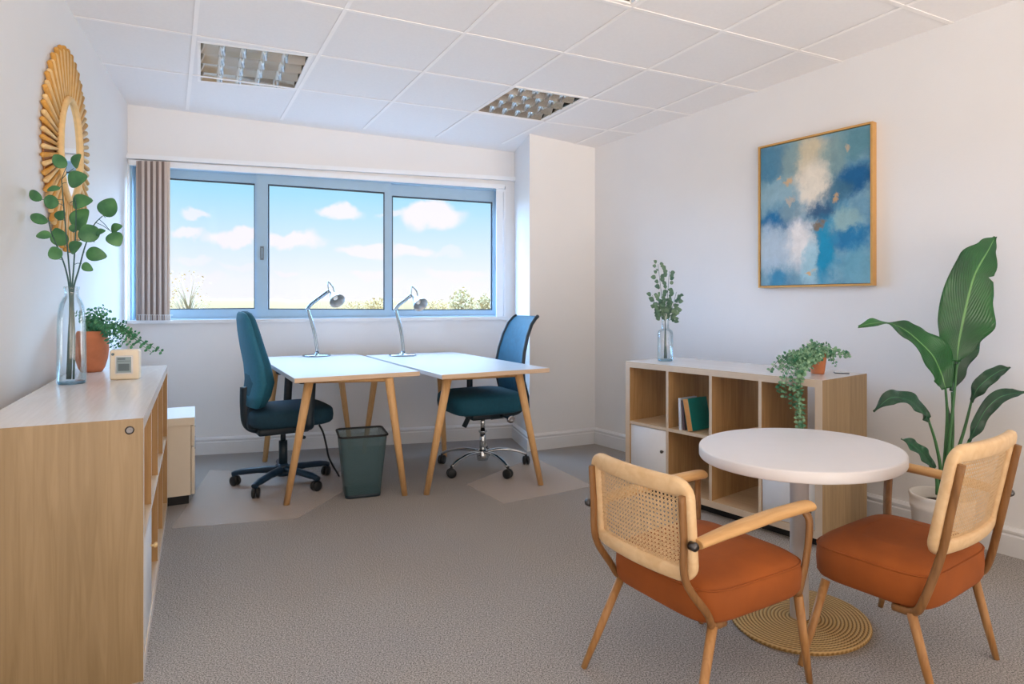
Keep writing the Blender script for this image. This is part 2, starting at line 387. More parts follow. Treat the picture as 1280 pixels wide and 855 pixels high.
# back wall with the window opening
WL = hit(161, 300, O_b, n_b); WR = hit(632, 300, O_b, n_b)
tl, tr, bl, br = hit(161, 203, O_b, n_b), hit(632, 233, O_b, n_b), hit(161, 403, O_b, n_b), hit(632, 397.5, O_b, n_b)
def flat(p): return Vector((p.x, p.y, 0))
m = MB(); T = .22
a0 = c_bl-e_b*.15; a1 = c_in+e_b*.1
m.prism([a0, a1, flat(a1)+up*br.z, br, bl, flat(a0)+up*bl.z], n_b*T)
m.prism([flat(a0)+up*tl.z, tl, tr, flat(a1)+up*tr.z, a1+up*3.2, a0+up*3.2], n_b*T)
m.prism([flat(a0)+up*bl.z, bl, tl, flat(a0)+up*tl.z], n_b*T)
m.prism([br, flat(a1)+up*br.z, flat(a1)+up*tr.z, tr], n_b*T)
struct(m.build('wall_back', 'wall_paint', origin=(0, 0, 0)))
# ceiling: tiles and T-bars
def homography():
    """tile joints (column, row) measured on the ceiling -> image position; least squares"""
    J = {(0, 0): (244, 100), (0, 1): (243.5, 47.5), (1, 0): (373, 114.5), (1, 1): (393.7, 69.5), (1, 2): (426, 9.5), (2, 1): (529, 88), (2, 2): (577.5, 35.7),
         (3, 0): (592, 139), (3, 1): (642, 106), (3, 2): (704.3, 62), (3, 3): (792, 4), (4, 0): (677, 151), (4, 1): (739, 121), (4, 2): (815, 87), (4, 3): (908.7, 38),
         (5, 0): (757.5, 164), (5, 1): (824, 137), (5, 2): (897.5, 106), (5, 3): (998, 66), (5, 4): (1122.5, 17.5)}
    A = []; B = []
    for (c, r), (u, v) in J.items():
        A.append([c, r, 1, 0, 0, 0, -u*c, -u*r]); B.append(u); A.append([0, 0, 0, c, r, 1, -v*c, -v*r]); B.append(v)
    n = 8; N = [[sum(A[k][i]*A[k][j] for k in range(len(A))) for j in range(n)]+[sum(A[k][i]*B[k] for k in range(len(A)))] for i in range(n)]
    for i in range(n):
        p = max(range(i, n), key=lambda q: abs(N[q][i])); N[i], N[p] = N[p], N[i]
        for q in range(n):
            if q != i:
                f = N[q][i]/N[i][i]
                for k in range(i, n+1): N[q][k] -= f*N[i][k]
    return [N[i][n]/N[i][i] for i in range(n)]
HM = homography()
def joint(c, r):
    """ceiling point of a (fractional) tile joint"""
    w = HM[6]*c+HM[7]*r+1
    return ceil_hit((HM[0]*c+HM[1]*r+HM[2])/w, (HM[3]*c+HM[4]*r+HM[5])/w)
# affine frame on the ceiling fitted to the measured joints, used further out
def on_ceil(x, y, dz=0): return Vector((x, y, cz(x, y)+dz))
m = MB()
poly = [end_l+l_n*.1, c_bl+l_n*.1+n_b*.2, c_in+n_b*.2, c_r+r_n*.2+p_n*.3, end_r+r_n*.1]
LUM = [[ceil_hit(247, 102), ceil_hit(246.5, 51.5), ceil_hit(391, 70), ceil_hit(370.5, 113.5)],
       [ceil_hit(593, 139.5), ceil_hit(643.5, 107.5), ceil_hit(735, 122), ceil_hit(677, 152)],
       [joint(2.02, 3.02), joint(2.98, 3.02), joint(2.98, 3.98), joint(2.02, 3.98)]]
edges = []
for loop in [[on_ceil(p.x, p.y) for p in poly]]+LUM:      # tile field with openings for the luminaires
    vs = [m.bm.verts.new(p+up*.002) for p in loop]
    edges += [m.bm.edges.new((vs[i], vs[(i+1) % len(vs)])) for i in range(len(vs))]
bmesh.ops.triangle_fill(m.bm, edges=edges, use_beauty=True)
m.prism([on_ceil(p.x, p.y, .16) for p in poly], up*.06, 0)
def clipseg(a, b):
    """clip a ceiling segment to the room outline"""
    t0, t1 = 0., 1.
    for i in range(5):
        p, q = poly[i], poly[(i+1) % 5]; ed = q-p; nn = Vector((ed.y, -ed.x, 0))
        cen = sum(poly, Vector())/5
        if (cen-p).dot(nn) < 0: nn = -nn
        da, db = (flat(a)-p).dot(nn), (flat(b)-p).dot(nn)
        if da < 0 and db < 0: return None
        if da < 0: t0 = max(t0, da/(da-db))
        elif db < 0: t1 = min(t1, da/(da-db))
    return (a+(b-a)*t0, a+(b-a)*t1) if t1 > t0 else None
def bar(a, b, w=.022):
    sg = clipseg(a, b)
    if not sg: return
    a, b = sg; sd = (b-a).cross(up).normalized()*w/2
    m.prism([a-sd, a+sd, b+sd, b-sd], up*-.003, 1)
for c in range(-1, 8):
    ln = [joint(c, r*.5) for r in range(-2, 5 if c < 3 else 8)]
    d_ = (ln[-1]-ln[-3]).normalized(); bar(ln[0]-(ln[1]-ln[0])*.4, ln[-1]+d_*2.5)
for r in range(0, 6):
    c0, c1 = (-1.2, 6.6) if r < 3 else (2.2, 6.6)
    ln = [joint(c0, r), joint(c1, r)]
    d_ = (ln[1]-ln[0]).normalized(); bar(ln[0]-d_*(.3 if r < 3 else 2.5), ln[1]+d_*.6)
struct(m.build('ceiling', ['tile_white', 'grid_white'], origin=(0, 0, 0)))
# baseboards: moulded section swept along the wall foot
PROF = [(0, 0), (.030, 0), (.030, .088), (.024, .094), (.024, .099), (.028, .103), (.028, .112), (.012, .124), (0, .124)]
def baseboard(name, a, b, n):
    m = MB(); rg = []
    for p in (a, b): rg.append([p-n*x+up*z for x, z in PROF])
    m.rings(rg, True, True, 0, False)
    return struct(m.build(name, 'trim_white', origin=(0, 0, 0)))
baseboard('baseboard_back', c_bl+e_b*.001, c_in-e_b*.0, n_b)
pl_n = Vector((-(c_po-c_in).y, (c_po-c_in).x, 0)).normalized()
if pl_n.x < 0: pl_n = -pl_n
c_pc = c_po-pl_n*.03-p_n*.03
# pier return: left side and front are mitred
m = MB(); rg = []
mit = (pl_n+p_n); mit = mit/(mit.dot(pl_n))
inn = isect(c_in-n_b*.0, e_b, c_in, c_po-c_in)
rg = [[c_in-pl_n*x+up*z for x, z in PROF], [c_po-mit*x+up*z for x, z in PROF], [c_r-p_n*x-r_n*x*.0+up*z for x, z in PROF]]
m.rings(rg, True, True, 0, False); struct(m.build('baseboard_pier', 'trim_white', origin=(0, 0, 0)))
baseboard('baseboard_right', c_r, end_r, r_n)
baseboard('baseboard_left', end_l, c_bl, l_n)
# ------------------------------------------------------------------ window
def bw(u, v, off=0.0): return hit(u, v, O_b, n_b, off)
# ledge over the window
m = MB(); m.prism([bw(157.5, 193.5), bw(643, 222.5), bw(643, 227), bw(157.5, 199)], n_b*-.045)
struct(m.build('trim_1', 'pvc_rail', origin=(0, 0, 0)))
# sill
m = MB(); m.prism([bw(157, 400.5), bw(634, 395.6), bw(634, 399.5), bw(157, 405)], n_b*-.03)
struct(m.build('trim_2', 'trim_white', origin=(0, 0, 0)))
win = bpy.data.objects.new('window_1', None); C.objects.link(win); struct(win)
win['label'] = 'wide three-pane sliding window with pale frame tinted by sky reflection'
def ring(mb, o, i, off, dep, mi=0):
    """quad frame: outer and inner corners (tl,tr,br,bl) as image points on the plane off; extruded dep inwards"""
    for k in range(4):
        q = [o[k], o[(k+1) % 4], i[(k+1) % 4], i[k]]
        mb.prism([bw(u, v, off) for u, v in q], n_b*-dep, mi)
m = MB(); ring(m, [(161, 203), (632, 233.5), (632, 397.3), (161, 402.8)], [(172, 211), (626, 241), (626, 394), (172, 398.5)], .14, .115)
m.build('window_frame', 'pvc_frame_skytint', win)
m = MB(); ring(m, [(620, 236), (632, 237), (632, 398), (620, 398)], [(628.5, 240), (629, 240), (629, 395), (628.5, 395)], .015, .012)
m.build('architrave', 'pvc_rail', win)
def sash(name, o, i, off, dep, hnd=None):
    m = MB(); ring(m, o, i, off, dep); s = m.build(name, 'pvc_frame_skytint', win)
    g = [(i[0][0]+1.4, i[0][1]+1.4), (i[1][0]-1.4, i[1][1]+1.4), (i[2][0]-1.4, i[2][1]-1.2), (i[3][0]+1.4, i[3][1]-1.2)]
    m = MB(); ring(m, i, g, off-.004, dep*.6); m.build('gasket', 'gasket', s)
    m = MB(); m.prism([bw(u, v, off-.012) for u, v in i], n_b*-.006); m.build('pane', 'pane_glass', s)
    if hnd:
        (u0, v0), (u1, v1) = hnd; m = MB(); ring(m, [(u0, v0), (u1, v0), (u1, v1), (u0, v1)], [(u0+1.2, v0+2), (u1-1.2, v0+2), (u1-1.2, v1-2), (u0+1.2, v1-2)], off-dep, .012)
        m.build('handle', 'handle_grey', s)
    return s
sash('sash', [(166, 204), (323, 214), (323, 402), (166, 404)], [(181, 221.5), (319.5, 230.3), (319.5, 386), (181, 387.5)], .125, .04)
sash('sash', [(321.5, 211), (488.5, 224.5), (488.5, 400), (321.5, 401)], [(335.5, 231), (480.5, 241), (480.5, 387.3), (335.5, 386.8)], .085, .04, ((325.5, 308), (330, 325)))
sash('sash', [(482, 227), (630, 237), (630, 400), (482, 400)], [(489.5, 245.3), (614.5, 253.2), (614.5, 387.6), (489.5, 387.8)], .125, .04, ((619.5, 320), (623.5, 338)))
# stacked vertical blind
br_ = bw(195, 300, -.03); bl0 = thing('window_blind', 'taupe vertical blind drawn together at the end of the window by the mirror wall', 'blind', flat(br_))
m = MB(); m.prism([bw(163, 200.5), bw(630, 231.5), bw(630, 236.5), bw(163, 207)], n_b*-.028); m.build('rail', 'pvc_rail', bl0, flat(br_))
for k in range(22):
    uu = 170+k*1.78
    o_ = -.045-(.006 if k % 2 else 0)-(.004 if k % 4 == 3 else 0); a = bw(uu, 208, o_); b_ = bw(uu, 400, o_); a.z = bw(uu, 196+uu*.03, o_).z; b_.z = bw(uu, 400.5, o_).z
    sd = (e_b*(.030 if k % 2 else .026)+n_b*-(.014 if k % 2 else .007)); 
    if k == 21: sd = e_b*.030+n_b*-.012
    m = MB(); m.prism([a, a+sd, b_+sd, b_], e_b.cross(up)*.0012+e_b*.0012)
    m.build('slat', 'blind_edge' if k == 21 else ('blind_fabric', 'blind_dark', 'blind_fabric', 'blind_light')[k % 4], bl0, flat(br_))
m = MB(); m.tube([bw(172, 393.5, -.085), bw(216, 394, -.085)], .0016, 6); m.tube([bw(172, 401, -.085), bw(216, 401, -.085)], .0016, 6)
for k in range(14):
    uu = 174+k*3; m.tube([bw(uu, 393.5, -.085), bw(uu, 401, -.085)], .0016, 5)
m.build('chain', 'pvc_rail', bl0, flat(br_))
# ------------------------------------------------------------------ ceiling luminaires
def luminaire(q, label):
    """q: the four corners on the ceiling; louvre grid of 4 by 4 cells in a recessed tray"""
    cen = sum(q, Vector())/4; t = thing('ceiling_light', label, 'ceiling light', cen, 0, 'square louvre lights in the ceiling')
    def L(a, b, z=0):
        p = (q[0]*(1-a)+q[1]*a)*(1-b)+(q[3]*(1-a)+q[2]*a)*b
        return p+up*z
    m = MB(); w = .03
    for o, i in (((0, 0), (1, 0)), ((1, 0), (1, 1)), ((1, 1), (0, 1)), ((0, 1), (0, 0))):
        cl = lambda x: min(max(x, w), 1-w)
        m.prism([L(*o), L(*i), L(cl(i[0]), cl(i[1])), L(cl(o[0]), cl(o[1]))], up*.01)
    m.build('rim', 'grid_white', t, cen)
    m = MB(); m.rings([[L(.01, .01, zz), L(.99, .01, zz), L(.99, .99, zz), L(.01, .99, zz)] for zz in (.004, .09)], True, False); m.prism([L(.01, .01, .09), L(.99, .01, .09), L(.99, .99, .09), L(.01, .99, .09)], up*.004); m.build('tray', 'alu_louvre', t, cen)
    m = MB()
    N = 4
    for k in range(N):      # long parabolic troughs, one per tube
        a0, a1 = w+(1-2*w)*k/N, w+(1-2*w)*(k+1)/N
        rg = []
        for s_ in range(9):
            x = s_/8; zz = .06*(1-abs(2*x-1)**1.8)+.002; a = a0+(a1-a0)*x
            rg.append([L(a, w, zz), L(a, 1-w, zz)])
        m.rings(rg, False, False)
    for j in range(1, 5):   # cross blades with a curved lower edge
        b = w+(1-2*w)*j/5
        for k in range(N):
            a0, a1 = w+(1-2*w)*k/N, w+(1-2*w)*(k+1)/N
            rg = []
            for s_ in range(7):
                x = s_/6; a = a0+(a1-a0)*x; zt_ = .06*(1-abs(2*x-1)**1.8)+.002; zl = .001+.008*(1-(2*x-1)**2)
                rg.append([L(a, b-.03, max(zt_, zl)), L(a, b, zl), L(a, b+.03, max(zt_, zl))])
            m.rings(rg, False, False)
    m.build('louvre', 'alu_louvre', t, cen)
    for k in range(N):
        a = w+(1-2*w)*(k+.5)/N
        m = MB(); m.tube([L(a, .06, .045), L(a, .94, .045)], .007, 8); m.build('tube', 'lamp_tube', t, cen)
    return t
luminaire(LUM[0], 'square louvre light in the ceiling nearest the sunburst mirror')
luminaire(LUM[1], 'square louvre light in the ceiling nearest the pier beside the window')
luminaire(LUM[2], 'square louvre light cut off by the top edge of the photo')
# ------------------------------------------------------------------ shelving units
def shelving(t, L, D, Hh, z0, o_t, i_t, cols, mats):
    """open 4 x 2 cube shelf: X along the front, Y to the back"""
    side, inner, top, shelf, edge = mats
    ms = [side, inner, top, shelf, edge]
    m = MB(); m.box((0, 0, Hh-o_t), (L, D, Hh), 1, {'+z': 2, '-y': 4, '-x': 0, '+x': 0, '-z': 1}); m.build('top_panel', ms, t)
    m = MB(); m.box((o_t, 0, z0), (L-o_t, D, z0+o_t), 3, {'-y': 4}); m.build('bottom_panel', ms, t)
    for x in (0, L-o_t):
        m = MB(); m.box((x, 0, z0), (x+o_t, D, Hh-o_t), 1, {'-y': 4, '-x': 0 if x == 0 else 1, '+x': 0 if x else 1}); m.build('side_panel', ms, t)
    w = (L-2*o_t-(cols-1)*i_t)/cols; xs = [o_t+k*(w+i_t) for k in range(cols)]
    zm = (z0+Hh)/2
    m = MB(); m.box((o_t, .003, zm-i_t/2), (L-o_t, D, zm+i_t/2), 3, {'-y': 4, '-z': 1}); m.build('shelf', ms, t)
    for x in xs[1:]:
        for za, zb in ((z0+o_t, zm-i_t/2), (zm+i_t/2, Hh-o_t)):
            m = MB(); m.box((x-i_t, .004, za), (x, D, zb), 1, {'-y': 4}); m.build('divider', ms, t)
    return xs, w, zm
def knob(mb, x, y, z): mb.lathe([(.004, 0), (.004, .008), (.009, .012), (.009, .018), (.005, .021)], 16, mx=Matrix.Translation((x, y, z)) @ Matrix.Rotation(R(90), 4, 'X'))
# left unit: the axes of its root run along the front towards the window (X) and to the wall (Y)
tL = thing('shelving_unit', 'long pale oak cube shelf along the mirror wall, its wide end panel close to us', 'shelf unit', (-1.10, 1.85, 0), R(117))
LL, LD, LH = 1.75, .42, .785
xs, w, zm = shelving(tL, LL, LD, LH, 0.0, .038, .018, 4, ('oak_cabinet', 'oak_inner', 'oak_top_sheen', 'oak_shelf', 'edge_band'))
dz0, dz1 = .04, zm-.011
m = MB(); m.rbox((xs[0]+.002, .004, dz0), (xs[0]+w-.002, .022, dz1), .002, 1); d = m.build('door', 'laminate_white', tL)
m = MB(); knob(m, xs[0]+w-.03, .004, (dz0+dz1)/2+.05); m.build('knob', 'rattan_pale', d)
m = MB(); m.lathe([(.012, 0), (.012, .003), (.008, .004)], 20, mx=Matrix.Translation((0, .035, .752)) @ Matrix.Rotation(R(-90), 4, 'Y')); m.lathe([(.004, .003), (.004, .006)], 8, mx=Matrix.Translation((0, .035, .752)) @ Matrix.Rotation(R(-90), 4, 'Y'))
m.build('cam_bolt', 'bolt_dark', tL)
# right unit
RO, RTH = Vector((.686, 3.747, 0)), R(-52.2)
tR = thing('shelving_unit', 'low oak cube shelf with white doors against the painting wall, behind the round table', 'shelf unit', RO, RTH)
RL, RD, RH = 1.18, .46, .775
rx, rw, rzm = shelving(tR, RL, RD, RH, .047, .034, .017, 4, ('oak_end', 'oak_inner', 'oak_top_sheen', 'oak_shelf', 'edge_oak'))
m = MB(); m.box((.03, .05, 0), (RL-.02, RD-.02, .047)); m.build('plinth', 'black_plinth', tR)
for k in (0, 3):
    m = MB(); m.rbox((rx[k]+.002, .006, .083), (rx[k]+rw-.002, .024, rzm-.012), .002, 1); d = m.build('door', 'laminate_white', tR)
    m = MB(); knob(m, rx[k]+rw-.022, .006, rzm-.13 if k == 0 else .16); m.build('knob', 'bolt_dark', d)
def rloc(x, y, z=0):
    return Vector((RO.x+x*math.cos(RTH)-y*math.sin(RTH), RO.y+x*math.sin(RTH)+y*math.cos(RTH), z))
# books on the middle shelf of the second bay
zb = rzm+.0085
def book(name, label, x, y, th, dp, hh, lean, cov, spine):
    t = thing(name, label, 'book', rloc(x, y, zb), RTH, 'books standing in the oak cube shelf')
    mx = Matrix.Rotation(-lean, 4, 'Y')
    for v, lo, hi, mt in (('cover', (-th/2, 0, 0), (-th/2+.002, dp, hh), cov), ('cover', (th/2-.002, 0, 0), (th/2, dp, hh), cov), ('spine', (-th/2+.002, 0, 0), (th/2-.002, .002, hh), spine), ('page_block', (-th/2+.002, .002, .003), (th/2-.002, dp-.004, hh-.003), 'paper')):
        m = MB(); m.box(lo, hi, mx=Matrix.Translation((0, 0, abs(math.sin(lean))*th/2)) @ mx); m.build(v, mt, t)
book('book', 'thin book with white spine, farthest from the round table of the three', rx[1]+.068, .02, .014, .15, .175, R(2), 'book_white', 'book_white')
book('book', 'thin plum spined book squeezed between the white and the teal book', rx[1]+.088, .025, .014, .14, .165, R(4), 'book_plum', 'book_plum')
book('book', 'thick teal book with tan spine leaning in the shelf', rx[1]+.135, .02, .036, .17, .175, R(11), 'book_teal', 'book_tan')
# thin black cable lying on the shelf behind the pot
m = MB(); m.tube(bez([rloc(1.06, .37, RH+.003), rloc(1.09, .33, RH+.003), rloc(1.14, .36, RH+.003)]), .0025, 6); tag(m.build('cable', 'cable_black', origin=rloc(1.06, .37, RH)), 'short black cable lying beside the small terracotta pot', 'cable')
# ------------------------------------------------------------------ desks
def desk(x, y, th, w, dp, zt, legs, label):
    t = thing('desk', label, 'desk', (x, y, 0), th, 'white trestle desks pushed together')
    m = MB(); m.box((0, 0, zt-.026), (w, dp, zt), 1, {'+z': 0, '-x': 0, '+x': 0}); 
    o = m.build('tabletop', ['desk_white', 'desk_ply'], t)
    bv = o.modifiers.new('bevel', 'BEVEL'); bv.width = .002; bv.segments = 1
    inv = Matrix.Rotation(-th, 4, 'Z') @ Matrix.Translation((-x, -y, 0))
    tops = []
    for foot, top in legs:
        a = inv @ foot; b = inv @ Vector((top.x, top.y, zt-.027)); tops.append(b)
        m = MB(); m.tube([a, a+(b-a)*.5, b], [.017, .0215, .025], 14, up=(0, 1, 0)); m.build('leg', 'leg_beech', t)
    for i, j in ((0, 1), (2, 3)):
        a, b = tops[i], tops[j]; m = MB(); m.tube([a-up*.012, b-up*.012], .012, 4, up=(0, 0, 1)); m.build('rail', 'leg_beech', t)
    return t
desk(-1.141, 3.25, .505, .696, 1.448, .731, [(G(358, 631), P(387, 477, 3.44)), (G(506, 619), P(486, 478, 3.52)), (G(331, 577), P(345, 460, 4.36)), (G(438.5, 562), P(423, 448, 4.70))],
     'white top trestle desk beside the dark star base chair, wooden splayed legs')
desk(-.385, 3.405, .515, .705, 1.448, .732, [(G(533, 618), P(560, 474, 3.56)), (G(676, 606), P(648, 468, 3.74)), (G(455, 566), P(472, 448, 4.60)), (G(556, 571), P(549, 448, 4.62))],
     'white top trestle desk nearest the pier, beside the chrome base chair')
# ------------------------------------------------------------------ desk lamps
def desk_lamp(b, d, pts, label, mirror=0):
    """pts: elbow, upper end, loop top, shade centre, as image points at depth d"""
    t = thing('desk_lamp', label, 'lamp', b, 0, 'chrome lamps on the white desks')
    el, ue, lt, sc, st = [P(u, v, d) for u, v in pts]
    m = MB(); m.lathe([(0.001, 0), (.098, 0), (.103, .004), (.101, .010), (.07, .014), (.012, .016), (.011, .03), (.001, .031)], 40, b); m.build('base', 'lamp_chrome', t, b)
    m = MB(); s = Vector((.006, 0, 0)); ba = b+up*.02
    low = bez([ba, ba*.5+el*.5+Vector((.012, 0, -.01)), el]); low2 = bez([ba+s*1.6, ba*.45+el*.55+Vector((.024, 0, -.01)), el+s])
    m.tube(low, .0075, 8); m.tube(low2, .0075, 8)
    m.build('lower_arm', 'lamp_chrome', t, b)
    m = MB(); m.tube(bez([el, el*.8+ue*.2+up*.012, el*.4+ue*.6+up*.006, ue]), [.013]+[.0125]*23+[.009], 10, flat=(.8, 1.1)); m.ball(el, .011); m.build('upper_arm', 'lamp_chrome', t, b)
    m = MB(); w = (sc-ue).normalized()
    m.tube(bez([ue, ue+(lt-ue)*.7-w*.008, lt, lt+w*.042-up*.012, ue+w*.065+up*.004]), .0055, 8); m.build('handle_loop', 'lamp_chrome', t, b)
    m = MB(); m.tube([ue, st], .007, 8); ax = (Vector((.55, -.62, -.55))).normalized()
    m.build('neck', 'lamp_chrome', t, b)
    q = ax.to_track_quat('Z', 'Y').to_matrix().to_4x4(); q = Matrix.Translation(st) @ q
    m = MB(); m.lathe([(.012, -.012), (.024, 0), (.034, .03), (.047, .062), (.056, .088), (.058, .09), (.055, .088), (.045, .06), (.032, .03), (.02, .004), (.001, .002)], 28, mx=q); m.build('shade', 'satin_chrome', t, b)
    m = MB(); m.ball(q @ Vector((0, 0, .045)), .020, seg=14); m.build('bulb', 'lamp_tube', t, b)
desk_lamp(G(396, 445, .731), 4.615, [(384, 386), (411, 363.5), (411, 352.5), (425, 376), (416, 368)], 'chrome desk lamp on the desk beside the dark star base chair')
desk_lamp(G(503.5, 444.5, .732), 4.67, [(494, 387), (514, 369), (516, 358.5), (527, 380), (519, 373)], 'chrome desk lamp on the desk nearest the pier')
# ------------------------------------------------------------------ waste bin
bn = G(452, 616); tB = thing('waste_bin', 'dark wire mesh waste bin on the carpet between the two desks', 'bin', bn, R(20))
def sq(r, z, cr=.03, n=5):
    out = []
    for i in range(4):
        for k in range(n+1):
            a = R(90*i+90*k/n); sx, sy = (1, 1) if i == 0 else (-1, 1) if i == 1 else (-1, -1) if i == 2 else (1, -1)
            out.append(Vector((sx*(r-cr)+cr*math.cos(a), sy*(r-cr)+cr*math.sin(a), z)))
    return out
m = MB(); m.rings([sq(.100+.034*k/6, .006+.352*k/6) for k in range(7)], True, False); m.build('mesh_body', 'wire_mesh', tB)
m = MB(); m.tube(sq(.136, .36), .0065, 8, loop=True); m.build('rim', 'plastic_black', tB)
m = MB(); m.rings([sq(.1005, 0), sq(.1025, .02)], True, True); m.build('bottom', 'plastic_dark', tB)
# ------------------------------------------------------------------ pedestal
pn = G(243.5, 630); tP = thing('drawer_pedestal', 'cream drawer pedestal on a black plinth just past the long oak shelf', 'drawer cabinet', pn, R(117))
m = MB(); m.box((.015, .02, .05), (.40, .36, .445)); m.build('body', 'laminate_cream', tP)
m = MB(); m.box((0, 0, .445), (.41, .37, .487), 0, {'+z': 1}); m.build('top', ['laminate_cream', 'laminate_white'], tP)
for za, zb_ in ((.053, .315), (.322, .44)):
    m = MB(); m.rbox((.015, 0, za), (.40, .018, zb_), .002, 1); dd = m.build('drawer', 'laminate_cream', tP)
    m = MB(); m.box((.03, -.003, zb_-.012), (.38, .001, zb_-.006)); m.build('handle', 'handle_grey', dd)
m = MB(); m.box((.025, .03, 0), (.39, .345, .05)); m.build('plinth', 'black_plinth', tP)
# ------------------------------------------------------------------ office chairs
def caster(m, p, fwd):
    sd = fwd.cross(up).normalized()
    for s in (-1, 1):
        c = p+sd*s*.013+up*.03
        q = Matrix.Translation(c) @ sd.to_track_quat('Z', 'Y').to_matrix().to_4x4()
        m.lathe([(.001, -.010), (.022, -.010), (.03, -.006), (.03, .006), (.022, .010), (.001, .010)], 20, mx=q)
    m.tube([p+up*.03, p+up*.075], .008, 8)
def superbox(rx_, ry, rz_, n=28, k=12, e=.35, ez=.5):
    """rounded cushion: superellipsoid rings"""
    pw = lambda x, p: math.copysign(abs(x)**p, x); rg = []
    for j in range(1, k):
        ph = -PI/2+PI*j/k; cz_, sz = pw(math.cos(ph), ez), pw(math.sin(ph), ez)
        rg.append([Vector((rx_*pw(math.cos(2*PI*i/n), e)*cz_, ry*pw(math.sin(2*PI*i/n), e)*cz_, rz_*sz)) for i in range(n)])
    return rg
def star_base(t, rad, rot, chrome, arch):
    hub = MB(); hub.lathe([(.001, .055), (.036, .055), (.042, .075), (.036, .115), (.026, .13), (.001, .13)], 24); hub.build('hub', 'chrome' if chrome else 'plastic_navy', t)
    for k in range(5):
        a = rot+2*PI*k/5; f = Vector((math.cos(a), math.sin(a), 0))
        m = MB()
        if chrome: m.tube(bez([f*.03+up*.112, f*rad*.45+up*(.118), f*rad*.8+up*.098, f*rad+up*.072]), [.015]*12+[.013]*12+[.012], 10, flat=(1.15, .75))
        else: m.tube(bez([f*.03+up*.095, f*rad*.5+up*.092, f*rad*.92+up*.082, f*(rad+.015)+up*.07]), [.028]*8+[.025]*8+[.021]*9, 8, flat=(1.0, .8), up=(0, 0, 1))
        m.build('base_leg', 'chrome' if chrome else 'plastic_navy', t)
        m = MB(); caster(m, f*rad, Matrix.Rotation(.6+k, 3, 'Z') @ f); m.build('caster', 'plastic_black', t)
def loft_back(rows, n=18, e=.5):
    """rows: (y centre, z, half width, half thickness, bow) -> rings round the section"""
    pw = lambda x, p: math.copysign(abs(x)**p, x); rg = []
    for y, z, hw, ht, bow in rows:
        r_ = []
        for i in range(n):
            cx, sy = pw(math.cos(2*PI*i/n), e), pw(math.sin(2*PI*i/n), .8)
            r_.append(Vector((hw*cx, y+ht*sy+bow*(cx*cx), z)))
        rg.append(r_)
    return rg
# chair at the left desk: padded dark teal, facing the desk
tC = thing('office_chair', 'padded teal office chair on a dark five-star base, nearest the drawer pedestal', 'office chair', (-1.425, 3.86, 0), R(33-90))
star_base(tC, .285, R(100), False, 0)
m = MB(); m.tube([up*.12, up*.27], .026, 16); m.tube([up*.26, up*.335], .016, 12); m.build('column', 'plastic_dark', tC)
m = MB(); m.rbox((-.09, -.16, .325), (.09, .14, .372), .012, 2); m.tube([(.08, .05, .335), (.2, .07, .325), (.225, .07, .322)], [.006, .006, .011], 8); m.tube([(-.08, 0, .335), (-.2, 0, .325), (-.225, 0, .322)], [.006, .006, .011], 8); m.build('mechanism', 'plastic_dark', tC)
m = MB(); mm = superbox(.235, .245, .062, e=.42, ez=.45); m.rings([[p+Vector((0, .03, .437)) for p in r] for r in mm]); m.build('seat', 'chair_seat_dark', tC)
rows = [(-.255, .50, .13, .02, .0), (-.258, .515, .17, .038, .01), (-.245, .58, .20, .052, .015), (-.235, .66, .215, .055, .02), (-.25, .76, .22, .046, .022), (-.275, .86, .215, .038, .022), (-.295, .96, .195, .032, .02), (-.305, 1.03, .165, .026, .015), (-.308, 1.065, .12, .018, .008), (-.308, 1.078, .06, .008, .0)]
rows = [(y+.085, z, hw, ht*1.15, b) for y, z, hw, ht, b in rows]
m = MB(); m.rings(loft_back(rows)); m.build('backrest', 'chair_teal', tC)
rows2 = [(y-.022, z-.004, hw+.004, ht*.62, b) for y, z, hw, ht, b in rows[1:]]
m = MB(); m.rings(loft_back(rows2)); m.build('back_shell', 'shell_window_lit', tC)
m = MB(); m.tube(bez([(0, -.05, .36), (0, -.12, .37), (0, -.19, .40), (0, -.205, .50), (0, -.205, .62)]), .03, 10, flat=(1.5, .7), up=(1, 0, 0)); m.rbox((-.07, -.215, .365), (.07, -.14, .50), .02, 2); m.build('back_support', 'plastic_dark', tC)
for s in (-1, 1):
    m = MB(); m.tube(bez([(s*.19, .08, .37), (s*.265, .09, .39), (s*.275, .09, .46), (s*.275, .10, .655)]), .022, 10, flat=(.7, 1.2), up=(0, 1, 0)); a_ = m.build('armrest', 'plastic_dark', tC)
    m = MB(); m.rbox((s*.275-.035, .02, .652), (s*.275+.035, .24, .682), .012, 2); m.build('arm_pad', 'plastic_black', a_)
# chair at the right desk: mesh back, chrome base
tD = thing('office_chair', 'teal mesh back office chair on a chrome five-star base, nearest the pier', 'office chair', (-.20, 4.24, 0), R(206-90))
star_base(tD, .31, R(-28), True, 0)
m = MB(); m.tube([up*.12, up*.25], .022, 16); m.tube([up*.245, up*.255], .030, 16); m.tube([up*.25, up*.36], .0155, 12); m.build('column', 'chrome', tD)
m = MB(); m.rbox((-.08, -.13, .34), (.08, .11, .385), .012, 2); m.tube([(.02, .09, .36), (.02, .13, .285)], .018, 8); m.build('mechanism', 'plastic_dark', tD)
m = MB(); q = Matrix.Translation((-.225, -.10, .362)) @ Matrix.Rotation(R(-90), 4, 'Y'); m.lathe([(.001, 0), (.026, 0), (.026, .014), (.02, .02), (.008, .016), (.001, .016)], 24, mx=q); m.tube([(-.06, -.10, .36), (-.225, -.10, .362)], .007, 8); m.build('tilt_knob', 'bolt_metal', tD)
m = MB(); mm = superbox(.245, .26, .07, e=.42, ez=.5); m.rings([[p+Vector((0, .02, .455+.012*(1 if p.z > 0 else 0))) for p in r] for r in mm]); m.build('seat', 'chair_teal', tD)
